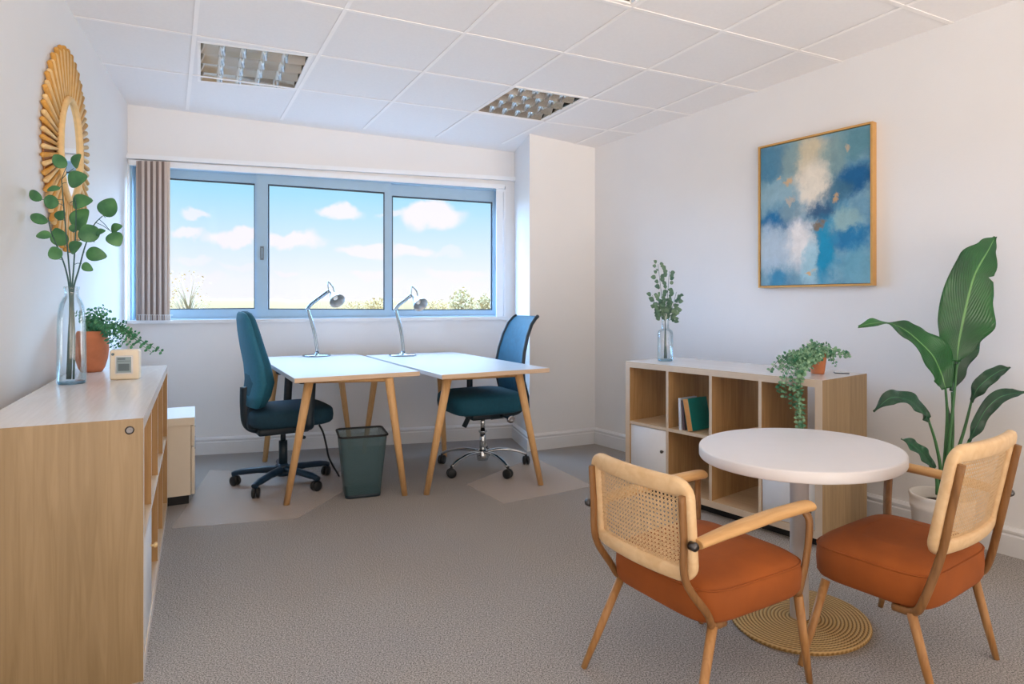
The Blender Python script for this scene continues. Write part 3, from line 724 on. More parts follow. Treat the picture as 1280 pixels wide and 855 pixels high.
rws = [(-.23, .40, .16, .018, .012), (-.262, .42, .20, .032, .02), (-.262, .50, .215, .026, .03), (-.245, .60, .215, .016, .04), (-.245, .70, .21, .013, .045), (-.262, .80, .20, .012, .045), (-.288, .90, .19, .012, .042), (-.322, .98, .18, .011, .04), (-.355, 1.022, .17, .011, .036), (-.375, 1.035, .16, .008, .034)]
m = MB(); m.rings(loft_back(rws, 24, .45)); m.build('backrest', 'chair_mesh_teal', tD)
for s in (-1, 1):
    m = MB(); m.tube([Vector((s*hw, y+b, z)) for y, z, hw, ht, b in rws[1:]], .013, 8); m.build('back_frame', 'plastic_dark', tD)
m = MB(); m.tube(bez([(0, -.06, .36), (0, -.22, .37), (0, -.29, .42), (0, -.275, .62)]), .024, 10, flat=(1.6, .6), up=(1, 0, 0)); m.build('back_support', 'plastic_dark', tD)
for s in (1,):
    m = MB(); m.tube(bez([(s*.19, -.02, .375), (s*.275, -.02, .40), (s*.285, -.02, .46), (s*.285, -.02, .615)]), .018, 10, flat=(.7, 1.3), up=(0, 1, 0)); a_ = m.build('armrest', 'plastic_dark', tD)
    m = MB(); m.rbox((s*.285-.032, -.13, .612), (s*.285+.032, .12, .638), .010, 2); m.build('arm_pad', 'plastic_black', a_)
# power cable hanging under the desk
m = MB(); m.tube(bez([P(399, 531, 3.9), P(404, 541, 3.92), P(408, 557, 3.95), P(412, 574, 3.98), G(424, 596)+up*.004]), .006, 7)
tag(m.build('power_cable', 'cable_black', origin=G(418, 596)), 'black cable hanging from the padded teal chair down to the carpet by the bin', 'cable')
# ------------------------------------------------------------------ floor mats
def vinyl(q, label):
    pts = [G(*p) for p in q]; c = sum(pts, Vector())/4
    m = MB(); m.prism([p+up*.0005 for p in pts], up*.002); o = m.build('chair_mat', 'clear_vinyl', origin=c); return tag(o, label, 'floor mat')
vinyl([(214, 661), (372, 648), (470, 590), (262, 588)], 'clear plastic chair mat under the padded teal chair with dark base')
vinyl([(583, 606), (630, 629.5), (741, 608), (668, 572)], 'clear plastic chair mat corner sticking out beside the chrome base chair')
# ------------------------------------------------------------------ sunburst mirror
mc = hit(79.5, 188, O_l, l_n); tM = thing('sunburst_mirror', 'oval sunburst mirror with golden rattan rays on the wall above the long shelf', 'mirror', mc)
mn = -l_n; mt = l_dir
RX, RZ = .365, .50; ix, iz = .165, .255
def mpt(a, k, off): return mc+mt*math.cos(a)*k[0]+up*math.sin(a)*k[1]+mn*off
for k in range(78):
    a = 2*PI*(k+.5)/78; ro = 1.0 if k % 2 else .965
    p0, p1 = mpt(a, (ix*.98, iz*.98), .022), mpt(a, (RX*ro, RZ*ro), .016)
    m = MB(); m.tube([p0, p0*.5+p1*.5, p1], [.0062, .0092, .0122], 8, up=mn); m.ball(p1, .0121, seg=8)
    m.build('ray', 'rattan_gold' if k % 2 else 'rattan_pale', tM, mc)
m = MB(); m.tube([mpt(2*PI*k/48, (ix, iz), .03) for k in range(48)], .017, 10, loop=True); m.build('inner_rim', 'rattan_pale', tM, mc)
m = MB(); m.prism([mpt(2*PI*k/48, (RX*.9, RZ*.9), .002) for k in range(48)], mn*.008); m.build('backing', 'rattan_brown', tM, mc)
m = MB(); m.prism([mpt(2*PI*k/48, (ix*.97, iz*.97), .02) for k in range(48)], mn*.01); m.build('mirror_glass', 'mirror_glass', tM, mc)
# ------------------------------------------------------------------ leaves
def leaf(m, c, axis, nrm, ln, wd, cup=.15, tip=.6, mi=0, n=6, fold=.0):
    """flat-ish leaf: axis runs to the tip; tip<1 gives a blunter end"""
    a = axis.normalized(); s = a.cross(nrm).normalized(); nn = s.cross(a)
    L, Rr, mid = [], [], []
    for i in range(n+1):
        t = i/n; wv = math.sin(PI*min(1, t**tip))**.75*wd/2 if 0 < t < 1 else 0.0
        z = -cup*ln*(2*t-1)**2*.5
        p = c+a*ln*(t-.5)+nn*z
        mid.append(m.bm.verts.new(p))
        if wv: L.append(m.bm.verts.new(p+s*wv+nn*(cup*wv-0))); Rr.append(m.bm.verts.new(p-s*wv+nn*cup*wv))
        else: L.append(None); Rr.append(None)
    for S in (L, Rr):
        for i in range(n):
            q = [mid[i], mid[i+1], S[i+1], S[i]]; q = [v for v in q if v is not None]
            if len(q) >= 3: m.face(q, mi, True)
    return m
def rv(s=1): return Vector((random.uniform(-s, s), random.uniform(-s, s), random.uniform(-s, s)))
# clear bottle with eucalyptus on the long shelf
LZ = LH
def bottle(t, b, prof_out, wall_, waterh=None):
    n = 36; inner = [(max(r-wall_, .001), z) for r, z in prof_out[1:]]
    m = MB(); m.lathe(prof_out, n, b, cap=False); m.lathe([(.001, .012)]+[(r, max(z, .012)) for r, z in inner], n, b, cap=False); m.build('glass', 'bottle_glass', t, b)
    m = MB(); m.lathe([(.001, .0005), (prof_out[1][0]*.96, .0005), (prof_out[1][0]*.98, .008), (prof_out[1][0]*.9, .0115), (.001, .0115)], n, b); m.build('base', 'bottle_base', t, b)
vb = G(89.5, 479.5, LZ); vd = vb.y
tV = thing('bottle_vase', 'tall clear bottle vase on the long oak shelf, holding large-leaved eucalyptus', 'vase', vb)
bottle(tV, vb, [(.001, 0), (.050, 0), (.0535, .006), (.053, .12), (.0515, .24), (.049, .30), (.043, .335), (.032, .362), (.026, .372), (.0255, .398), (.029, .402), (.029, .411), (.025, .412)], .0035)
def big_stem(pts, leaves, label):
    t = thing('eucalyptus_stem', label, 'eucalyptus stem', vb+up*.02, 0, 'eucalyptus stems in the tall bottle')
    o = vb+up*.02
    path = bez([P(u, v, vd+dd) for u, v, dd in pts], 8)
    m = MB(); N = len(path); m.tube(path, [.0044-.0026*i/N for i in range(N)], 7); m.build('stem', 'stem_dark', t, o)
    for u, v, wd, ln, ang in leaves:
        c = P(u, v, vd+random.uniform(-.05, .05)); ax = Vector((math.cos(R(ang)), random.uniform(-.25, .25), math.sin(R(ang))))
        nr = Vector((random.uniform(-.3, .3), -1, random.uniform(-.1, .6))); s = vd/F
        base = c-ax.normalized()*ln*s*.5
        near = min(path, key=lambda p: (p-base).length)
        m = MB(); leaf(m, c, ax, nr, ln*s, wd*s*1.08, .22, .8, n=8)
        lf = m.build('leaf', 'leaf_eucalyptus', t, o, solid=.0008, sub=1)
        if (near-base).length < .14:
            m = MB(); m.tube([near, near*.5+base*.5+up*.004, base], .0013, 5); m.build('leaf_stalk', 'stem_dark', lf, o)
big_stem([(84, 474, .02), (86, 420, .01), (88.5, 366, 0), (86, 330, 0), (82, 285, 0), (79, 250, 0), (77, 224, 0)],
         [(74, 201, 16, 22, 135), (66, 236, 8, 18, 190), (63, 252, 17, 21, 165), (43, 244, 13, 24, 150), (76, 269, 14, 15, 70), (74, 296, 20, 26, 110), (96, 201, 18, 21, 60), (96, 224, 22, 27, 20)], 'dark eucalyptus stem reaching highest in front of the mirror')
big_stem([(88, 474, .0), (90, 420, 0), (90, 366, 0), (92, 335, 0), (94, 300, 0), (95, 262, 0), (93, 246, 0)],
         [(101, 252, 19, 34, 5), (101, 274, 30, 33, 60), (111, 291, 24, 26, 120), (94, 309, 19, 20, 40), (92, 285, 10, 12, 80), (109, 334, 11, 16, -35)], 'middle eucalyptus stem with the broadest leaves, centred over the bottle neck')
big_stem([(92, 474, -.01), (93, 420, 0), (91.5, 366, 0), (99, 335, 0), (107, 306, 0), (117, 282, 0), (128, 270, 0)],
         [(136, 259, 24, 27, 75), (145, 285, 13, 18, 20), (144, 299, 19, 22, -60), (125, 290, 10, 14, 20), (120, 318, 18, 26, -12)], 'eucalyptus stem bending towards the window, with the leaf nearest the blind')
big_stem([(86, 474, .0), (87, 420, 0), (87, 366, 0), (82, 336, 0), (73, 312, 0), (64, 290, 0), (60, 272, 0)],
         [(47, 273, 13, 28, 160), (54, 294, 12, 19, 180), (69, 316, 16, 19, 120)], 'eucalyptus stem bending away from the window, lowest of the bunch')
# terracotta pot and bushy trailing plant behind the bottle
pb = Vector((-2.095, 3.09, LZ)); tT = thing('potted_plant', 'bushy small-leaved plant in a round terracotta pot, trailing behind the cream clock', 'plant', pb)
m = MB(); m.lathe([(.001, 0), (.044, 0), (.057, .022), (.069, .066), (.074, .11), (.072, .155), (.064, .195), (.060, .203), (.054, .199), (.058, .18), (.052, .17), (.001, .17)], 36, pb); m.build('pot', 'terracotta', tT, pb)
m = MB(); m.lathe([(.001, .172), (.055, .172), (.05, .177), (.001, .179)], 24, pb); m.build('soil', 'soil', tT, pb)
def sprays(t, o, strands, mat, lw, ll, gap, stem_m='stem_green', cup=.1, wob=.5):
    for path in strands:
        pth = bez(path, 7); m = MB(); m.tube(pth, .0011, 5); st = m.build('stem', stem_m, t, o)
        m = MB(); acc = 0; k = 0
        for a, b in zip(pth, pth[1:]):
            acc += (b-a).length
            while acc > gap:
                acc -= gap; k += 1
                sd = (b-a).cross(Vector((0, -1, .3))).normalized()*(1 if k % 2 else -1)+rv(wob)
                f = random.uniform(.7, 1.25)
                leaf(m, b+sd.normalized()*ll*.55, sd, Vector((0, -1, .5))+rv(.7), ll*f, lw*f, cup, .8, n=4)
        m.build('foliage', mat, st, o)
pt = pb+up*.185
strands = []
for k in range(24):
    a = random.uniform(0, 2*PI); r_ = random.uniform(.03, .085); hgt = random.uniform(.05, .14)
    e_ = pt+Vector((math.cos(a)*r_, math.sin(a)*r_*.6, hgt)); strands.append([pt+Vector((math.cos(a)*.02, math.sin(a)*.02, -.01)), pt*.5+e_*.5+up*.02, e_])
for du, dv, dd in ((150, 412, 0), (158, 405, .02), (172, 418, -.02), (186, 432, 0), (202, 440, .02), (165, 432, -.03), (152, 432, -.05), (190, 441, -.03), (140, 425, -.07), (178, 430, .03), (146, 440, -.06), (134, 420, -.08), (168, 421, .02)):
    e_ = P(du, dv, 3.09+dd); mid = pt*.55+e_*.45+up*(.045+.02*random.random()); strands.append([pt+rv(.02), mid, e_])
sprays(tT, pb, strands, 'leaf_small', .012, .017, .0085)
# square cream clock
cb = G(157, 474, LZ); tK = thing('table_clock', 'square cream table clock with a grey display on the long oak shelf', 'clock', cb, R(18))
m = MB(); m.rbox((-.058, -.024, 0), (.058, .024, .134), .009, 3); m.build('case', 'clock_cream', tK)
m = MB(); m.rbox((-.035, -.0275, .026), (.035, -.022, .108), .003, 1); m.build('bezel', 'trim_white', tK)
m = MB(); m.box((-.029, -.0285, .032), (.029, -.0272, .102)); sc_ = m.build('display', 'clock_screen', tK)
m = MB(); m.box((-.026, -.0291, .083), (.026, -.0284, .085)); m.box((-.024, -.0291, .090), (.006, -.0284, .097))
m.box((-.022, -.0291, .04), (.022, -.0284, .072)); m.build('display_panel', 'clock_digit', sc_)
m = MB(); m.lathe([(.006, 0), (.006, .004), (.003, .005)], 12, mx=Matrix.Translation((-.043, -.024, .115)) @ Matrix.Rotation(R(90), 4, 'X')); m.build('button', 'clock_digit', tK)
# ------------------------------------------------------------------ small bottle and eucalyptus on the right shelf
sb = rloc(.135, .205, RH); tS = thing('bottle_vase', 'small clear bottle vase at the far end of the low cube shelf, near the pier', 'vase', sb)
bottle(tS, sb, [(.001, 0), (.044, 0), (.047, .006), (.047, .10), (.047, .165), (.043, .182), (.028, .192), (.0225, .20), (.0215, .235), (.024, .285), (.025, .292), (.022, .293)], .003)
sd_ = sb.y; us = 640+F*sb.x/sd_; vs = HV+F*(H-RH)/sd_
tops = [(-9, -121, 'tallest, topped by a lone pair of leaves'), (5, -112, 'second tallest, upright in the middle'), (14, -86, 'leaning towards the painting'), (-16, -82, 'leaning towards the pier'), (11, -66, 'shortest, low on the painting side'), (-8, -70, 'short, low on the pier side')]
for du, dv, how in tops:
    o = sb+up*.014; t = thing('eucalyptus_stem', 'small-leaved eucalyptus stem in the small bottle, '+how, 'eucalyptus stem', o, 0, 'eucalyptus stems in the small bottle')
    pth = bez([P(us+random.uniform(-4, 4), vs-3, sd_), P(us+du*.05, vs-52, sd_), P(us+du*.55, vs+dv*.62-10, sd_+random.uniform(-.02, .02)), P(us+du, vs+dv, sd_+random.uniform(-.03, .03))], 8)
    m = MB(); N = len(pth); m.tube(pth, [.0026-.0016*i/N for i in range(N)], 6); m.build('stem', 'stem_dark', t, o)
    m = MB(); lo = int(N*.46)
    for i in range(lo, N):
        for s in (-1, 1):
            if random.random() < .12: continue
            ax = Vector((s*random.uniform(.6, 1), random.uniform(-.5, .3), random.uniform(-.1, .7))).normalized(); ll = random.uniform(.02, .034)
            c = pth[i]+ax*(ll*.6+random.uniform(0, .022))+up*random.uniform(-.006, .012); leaf(m, c, ax, Vector((random.uniform(-.5, .5), -1, random.uniform(-.2, .8))), ll, ll*.9, .2, .8, n=5)
    m.build('foliage', 'leaf_eucalyptus_small', t, o)
# trailing plant in a small terracotta pot on the right shelf
qb = rloc(1.03, .265, RH); tQ = thing('potted_plant', 'variegated trailing plant in a small terracotta pot on the low cube shelf', 'plant', qb)
m = MB(); m.lathe([(.001, 0), (.029, 0), (.031, .006), (.040, .085), (.043, .087), (.044, .104), (.040, .105), (.038, .09), (.001, .088)], 32, qb); m.build('pot', 'terracotta_light', tQ, qb)
m = MB(); m.lathe([(.001, .089), (.038, .089), (.03, .093), (.001, .094)], 20, qb); m.build('soil', 'soil', tQ, qb)
qt = qb+up*.1; strands = []; qd = qb.y
for du, dv, dd in ((1014, 428, 0), (1022, 430, .03), (1004, 434, -.02), (1038, 433, .02), (1045, 440, 0), (996, 446, -.03), (1010, 440, -.05), (1030, 436, -.03), (1042, 452, -.02), (1046, 456, .03), (1034, 440, .04), (1000, 440, .0)):
    e_ = P(du, dv, qd+dd); strands.append([qt+rv(.02), qt*.5+e_*.5+up*.022, e_])
def over(x0, y1, ze, ue):       # runs over the front edge and hangs down
    return [qt+rv(.015), rloc(x0-.005, .16, RH+.085), rloc(x0-.005, .06, RH+.06), rloc(x0, -.012, RH+.012), rloc(x0, -.025, RH-.04), rloc(x0+ue*.5, -.025, (RH+ze)/2), rloc(x0+ue, -.02, ze)]
for x0, ze, ue in ((1.075, .42, .02), (1.085, .47, .02), (1.07, .54, .01), (1.09, .60, .01), (1.05, .64, .0), (1.02, .68, -.01), (1.0, .70, -.02), (1.08, .50, .025)): strands.append(over(x0, 0, ze, ue))
for x0, y_, z_ in ((1.0, .24, .15), (.97, .22, .13), (1.03, .2, .16), (1.06, .2, .14), (.95, .2, .10), (1.09, .22, .15), (1.12, .24, .12), (1.0, .06, .06), (1.03, .05, .05), (.98, .03, .04), (1.05, .1, .08), (.99, .2, .10), (.97, .15, .03), (.99, .1, .07), (1.0, .15, .12), (.96, .05, .03), (1.02, .14, .09), (1.01, .1, .05), (.95, .14, .09), (1.03, .17, .03), (.98, .18, .07), (.93, .06, .03), (.90, .05, .02), (.94, .16, .06), (.96, .20, .05), (.92, .10, .05), (.98, .13, .06), (.95, .09, .085), (.99, .17, .09)): strands.append([qt+rv(.015), rloc(x0+.05, y_+.06, RH+.1), rloc(x0, y_, RH+z_)])
sprays(tQ, qb, strands, 'leaf_ivy', .014, .017, .0105)
# ------------------------------------------------------------------ painting
pw_a = hit(950.5, 270, O_r, r_n, -.02); pw_b = hit(1093.5, 270, O_r, r_n, -.02); pz0, pz1 = 1.218, 2.072
pcen = (flat(pw_a)+flat(pw_b))/2; pW = (flat(pw_b)-flat(pw_a)).length
tA = thing('painting', 'abstract blue and cream painting in a thin gold frame over the low cube shelf', 'painting', pcen+up*pz0, math.atan2(r_dir.y, r_dir.x))
# local frame: X along the wall towards us, -Y into the room
def painting_mat():
    t = NT('canvas_paint'); setp(t.b, None, .55, 0, .3); tc = t.new('ShaderNodeTexCoord'); mp = t.new('ShaderNodeMapping')
    mp.inputs['Scale'].default_value = (1/pW, 1, 1/(pz1-pz0)); mp.inputs['Location'].default_value = (.5, 0, 0)
    t.link(tc.outputs['Object'], mp.inputs[0])
    nd = t.new('ShaderNodeTexNoise'); nd.inputs['Scale'].default_value = 5; nd.inputs['Detail'].default_value = 9; nd.inputs['Roughness'].default_value = .72
    t.link(mp.outputs[0], nd.inputs['Vector'])
    sb_ = t.new('ShaderNodeVectorMath', operation='SUBTRACT'); sb_.inputs[1].default_value = (.5, .5, .5); t.link(nd.outputs[1], sb_.inputs[0])
    sc2 = t.new('ShaderNodeVectorMath', operation='SCALE'); sc2.inputs['Scale'].default_value = .3; t.link(sb_.outputs[0], sc2.inputs[0])
    ad = t.new('ShaderNodeVectorMath', operation='ADD'); t.link(mp.outputs[0], ad.inputs[0]); t.link(sc2.outputs[0], ad.inputs[1])
    n2 = t.new('ShaderNodeTexNoise'); n2.inputs['Scale'].default_value = 3.2; n2.inputs['Detail'].default_value = 7; n2.inputs['Roughness'].default_value = .6; n2.inputs['Distortion'].default_value = .8
    t.link(mp.outputs[0], n2.inputs['Vector'])
    cr = t.new('ShaderNodeValToRGB'); e = cr.color_ramp.elements
    e[0].position = .3; e[0].color = srgb((62, 128, 164)); e[1].position = .7; e[1].color = srgb((150, 184, 196)); t.link(n2.outputs[0], cr.inputs[0]); col = cr.outputs[0]
    # (x, z, rx, rz, colour, strength): patches of paint in canvas coordinates, z up
    for x, z, rx_, rz_, c, k in ((.12, .86, .26, .2, (66, 124, 156), .8), (.2, .66, .28, .12, (150, 182, 192), .7), (.36, .84, .16, .2, (136, 160, 160), .8), (.5, .84, .15, .22, (206, 196, 168), 1), (.68, .78, .16, .26, (128, 156, 156), .8),
                           (.50, .68, .18, .19, (228, 220, 204), 1), (.88, .9, .18, .12, (86, 136, 148), .8), (.88, .67, .2, .11, (22, 92, 140), 1), (.72, .60, .14, .09, (58, 108, 136), .8), (.16, .45, .2, .09, (24, 106, 154), 1), (.32, .5, .12, .07, (120, 150, 164), .8), (.36, .43, .1, .05, (40, 116, 160), .8),
                           (.60, .49, .13, .08, (48, 88, 124), .95), (.8, .42, .16, .08, (146, 180, 180), .85), (.38, .30, .17, .2, (226, 224, 222), 1), (.12, .28, .2, .18, (186, 202, 214), .85), (.62, .22, .12, .26, (22, 140, 178), 1), (.48, .14, .07, .2, (160, 200, 212), .85), (.84, .30, .18, .08, (26, 118, 166), .95),
                           (.88, .12, .2, .16, (104, 164, 184), .8), (.2, .06, .1, .09, (52, 136, 174), .8), (.56, .40, .07, .04, (126, 104, 78), .9), (.3, .70, .04, .025, (214, 172, 120), .8), (.72, .57, .035, .022, (206, 164, 112), .8), (.49, .10, .03, .02, (220, 172, 110), .9), (.79, .88, .03, .025, (206, 170, 130), .6), (.2, .75, .03, .02, (210, 176, 132), .7), (.3, .58, .04, .02, (206, 180, 150), .6)):
        s1 = t.new('ShaderNodeVectorMath', operation='SUBTRACT'); s1.inputs[1].default_value = (x, 0, z); t.link(ad.outputs[0], s1.inputs[0])
        s2 = t.new('ShaderNodeVectorMath', operation='MULTIPLY'); s2.inputs[1].default_value = (1/rx_, 0, 1/rz_); t.link(s1.outputs[0], s2.inputs[0])
        ln = t.new('ShaderNodeVectorMath', operation='LENGTH'); t.link(s2.outputs[0], ln.inputs[0])
        mr = t.new('ShaderNodeMapRange', interpolation_type='SMOOTHSTEP'); mr.inputs[1].default_value = .4; mr.inputs[2].default_value = 1.2; mr.inputs[3].default_value = k; mr.inputs[4].default_value = 0
        t.link(ln.outputs['Value'], mr.inputs[0])
        mx = t.new('ShaderNodeMix', data_type='RGBA'); t.link(mr.outputs[0], mx.inputs[0]); t.link(col, mx.inputs[6]); mx.inputs[7].default_value = srgb(c); col = mx.outputs[2]
    n3 = t.new('ShaderNodeTexNoise'); n3.inputs['Scale'].default_value = 14; n3.inputs['Detail'].default_value = 6; t.link(ad.outputs[0], n3.inputs['Vector'])
    m3 = t.new('ShaderNodeMapRange'); m3.inputs[3].default_value = .78; m3.inputs[4].default_value = 1.2; t.link(n3.outputs[0], m3.inputs[0])
    sc3 = t.new('ShaderNodeVectorMath', operation='SCALE'); t.link(col, sc3.inputs[0]); t.link(m3.outputs[0], sc3.inputs['Scale'])
    t.link(sc3.outputs[0], t.b.inputs['Base Color'])
    bp = t.new('ShaderNodeBump'); bp.inputs['Strength'].default_value = .3; bp.inputs['Distance'].default_value = .004; t.link(n3.outputs[0], bp.inputs['Height']); t.link(bp.outputs[0], t.b.inputs['Normal'])
    M['canvas_paint'] = t.m
painting_mat()
hp = pW/2; hz = pz1-pz0; ft = .011
m = MB(); m.box((-hp+ft+.003, -.018, ft+.003), (hp-ft-.003, .010, hz-ft-.003)); m.build('canvas', 'canvas_paint', tA)
m = MB()
for lo, hi in (((-hp, -.025, 0), (-hp+ft, .019, hz)), ((hp-ft, -.025, 0), (hp, .019, hz)), ((-hp+ft, -.025, 0), (hp-ft, .019, ft)), ((-hp+ft, -.025, hz-ft), (hp-ft, .019, hz))): m.box(lo, hi)
m.build('frame', 'frame_gold', tA)
m = MB(); m.box((-hp+ft, .0, ft), (hp-ft, .018, hz-ft)); m.build('backing', 'gasket', tA)
# ------------------------------------------------------------------ tall plant
PD = 2.70
bp0 = Vector((1.87, PD, 0)); tF = thing('potted_plant', 'tall broad-leaved green plant in a white pot on the floor behind the armchair', 'plant', bp0)
m = MB(); m.lathe([(.001, 0), (.088, 0), (.096, .01), (.114, .23), (.118, .235), (.119, .252), (.117, .256), (.120, .28), (.122, .292), (.117, .296), (.111, .292), (.104, .25)], 40, bp0, cap=False); m.build('pot', 'pot_white', tF, bp0)
m = MB(); m.lathe([(.001, .245), (.105, .245), (.09, .252), (.001, .255)], 28, bp0); m.build('soil', 'soil', tF, bp0)
def big_leaf(stalk, rib, widths, face, mat, fold=.25, ruffle=.012, seed=0, tear=()):
    """stalk and midrib as image points with depth; widths: left/right half width along the rib; face: direction the upper side looks at"""
    o = bp0; rnd = random.Random(seed)
    sp = bez([P(u, v, PD+d) for u, v, d in stalk], 8); N = len(sp)
    m = MB(); m.tube(sp, [.0085-.004*i/N for i in range(N)], 8); st = m.build('stalk', 'stem_green', tF, o)
    rp = bez([P(u, v, PD+d) for u, v, d in rib], 10); n = len(rp)
    m = MB(); uvl = m.bm.loops.layers.uv.new('UVMap'); K = 6; rows = []
    fv = Vector(face).normalized()
    for i, p in enumerate(rp):
        t = i/(n-1); tg = (rp[min(i+1, n-1)]-rp[max(i-1, 0)]).normalized(); s = tg.cross(fv).normalized(); nn = s.cross(tg)
        wi = t*(len(widths)-1); a = int(min(wi, len(widths)-2)); f_ = wi-a; f_ = f_*f_*(3-2*f_)
        wl = widths[a][0]*(1-f_)+widths[a+1][0]*f_; wr = widths[a][1]*(1-f_)+widths[a+1][1]*f_
        row = []
        for k in range(-K, K+1):
            x = k/K; w_ = (wl if k < 0 else wr)*PD/F
            if k < 0 and any(abs(t-tt) < .02 and sd < 0 for tt, sd in tear) or k > 0 and any(abs(t-tt) < .02 and sd > 0 for tt, sd in tear): w_ *= .72
            z = fold*abs(x)**1.3*w_+ruffle*abs(x)**2*math.sin(t*19+seed+(2 if k < 0 else 0))*(1 if t > .03 else 0)
            row.append(m.bm.verts.new(p+s*x*w_+nn*z))
        rows.append(row)
    for i in range(n-1):
        for k in range(2*K):
            f = m.face([rows[i][k], rows[i][k+1], rows[i+1][k+1], rows[i+1][k]], 0, True)
            if f:
                for lp, (uu, vv) in zip(f.loops, ((k, i), (k+1, i), (k+1, i+1), (k, i+1))): lp[uvl].uv = (uu/(2*K), vv/(n-1))
    m.build('leaf', mat, st, o, solid=.0012)
# base of all stalks in the pot
big_leaf([(1182, 618, 0), (1186, 560, 0), (1192, 500, 0), (1196, 455, .0)], [(1196, 452, 0), (1199, 425, 0), (1206, 390, -.01), (1218, 345, -.01), (1236, 312, .01), (1244, 296, .02)],
         [(6, 4), (24, 22), (30, 34), (31, 27), (27, 18), (14, 8), (2, 1)], (-.15, -1, .15), 'leaf_banana', .12, .008, 1, ((.62, 1),))
big_leaf([(1178, 618, .02), (1182, 560, .02), (1184, 520, .02), (1182, 486, .0)], [(1182, 486, 0), (1176, 466, 0), (1166, 445, -.03), (1150, 428, -.05), (1132, 413, -.07), (1112, 404, -.09), (1092, 404, -.11), (1073, 408, -.12)],
         [(6, 8), (17, 22), (18, 25), (15, 19), (12, 11), (1.5, 2), (5, 6), (1, 1)], (-.1, -.95, .5), 'leaf_banana', .15, .01, 3)
big_leaf([(1185, 618, .04), (1190, 560, .05), (1191, 520, .06), (1190, 490, .06)], [(1190, 489, .06), (1196, 462, .06), (1206, 435, .05), (1217, 410, .05), (1227, 388, .06)],
         [(4, 3), (22, 13), (20, 17), (12, 15), (2, 3)], (.1, -1, .1), 'leaf_banana_dark', .1, .006, 5)
big_leaf([(1174, 618, -.02), (1176, 590, -.03), (1170, 555, -.05), (1161, 526, -.07)], [(1161, 527, -.07), (1150, 511, -.09), (1132, 499, -.12), (1112, 498, -.14), (1092, 515, -.15)],
         [(3, 3), (14, 13), (15, 12), (9, 8), (1, 1)], (-.2, -.7, .75), 'leaf_banana_dark', .2, .009, 7)
big_leaf([(1188, 618, .0), (1196, 570, 0), (1206, 535, .01), (1214, 503, .02)], [(1214, 503, .02), (1221, 487, .02), (1234, 474, .02), (1249, 464, .03), (1263, 459, .03)],
         [(2, 2), (9, 8), (10, 8), (7, 6), (1, 1)], (.2, -.9, .5), 'leaf_banana_dark', .25, .006, 9)
big_leaf([(1190, 618, -.02), (1199, 580, -.03), (1211, 552, -.04)], [(1211, 552, -.04), (1221, 532, -.05), (1233, 511, -.05), (1249, 497, -.05), (1266, 492, -.04), (1282, 490, -.04)],
         [(2, 2), (7, 7), (9, 8), (9, 7), (6, 5), (1, 1)], (.1, -.9, .5), 'leaf_banana_dark', .25, .006, 11)
big_leaf([(1172, 618, -.03), (1171, 600, -.04), (1167, 588, -.05)], [(1168, 589, -.05), (1160, 576, -.07), (1150, 564, -.09), (1138, 555, -.10), (1126, 549, -.11)],
         [(3, 3), (10, 10), (12, 9), (9, 7), (1, 1)], (-.2, -.7, .7), 'leaf_banana_dark', .2, .007, 13)
big_leaf([(1180, 618, .03), (1184, 585, .04), (1186, 555, .05)], [(1186, 555, .05), (1186, 540, .05), (1185, 522, .05), (1184, 506, .05)], [(1, 1), (4, 4), (4, 4), (.6, .6)], (.2, -1, .1), 'leaf_banana_dark', .3, .002, 15)
# ------------------------------------------------------------------ round table and its woven base mat
tc0 = Vector((1.022, 2.205, 0)); tO = thing('round_table', 'round white pedestal table between the two rust-coloured armchairs', 'table', tc0)
m = MB(); m.lathe([(.001, .577), (.332, .577), (.341, .580), (.343, .584), (.343, .612), (.341, .616), (.336, .617), (.001, .617)], 96); o = m.build('tabletop', 'table_white', tO); o.rotation_euler = (0, 0, R(34)); o.scale = (1.09, .93, 1)
m = MB(); m.lathe([(.031, .012), (.031, .56), (.05, .562), (.12, .57), (.12, .577)], 32); m.build('column', 'table_white', tO)
m = MB(); m.lathe([(.001, 0), (.229, 0), (.2345, .005), (.232, .011), (.226, .013), (.001, .0135)], 96); bs = m.build('base', 'jute', tO); bs.rotation_euler = (0, 0, R(34)); bs.scale = (1.09, .93, 1); bs['label'] = 'round coiled jute base'
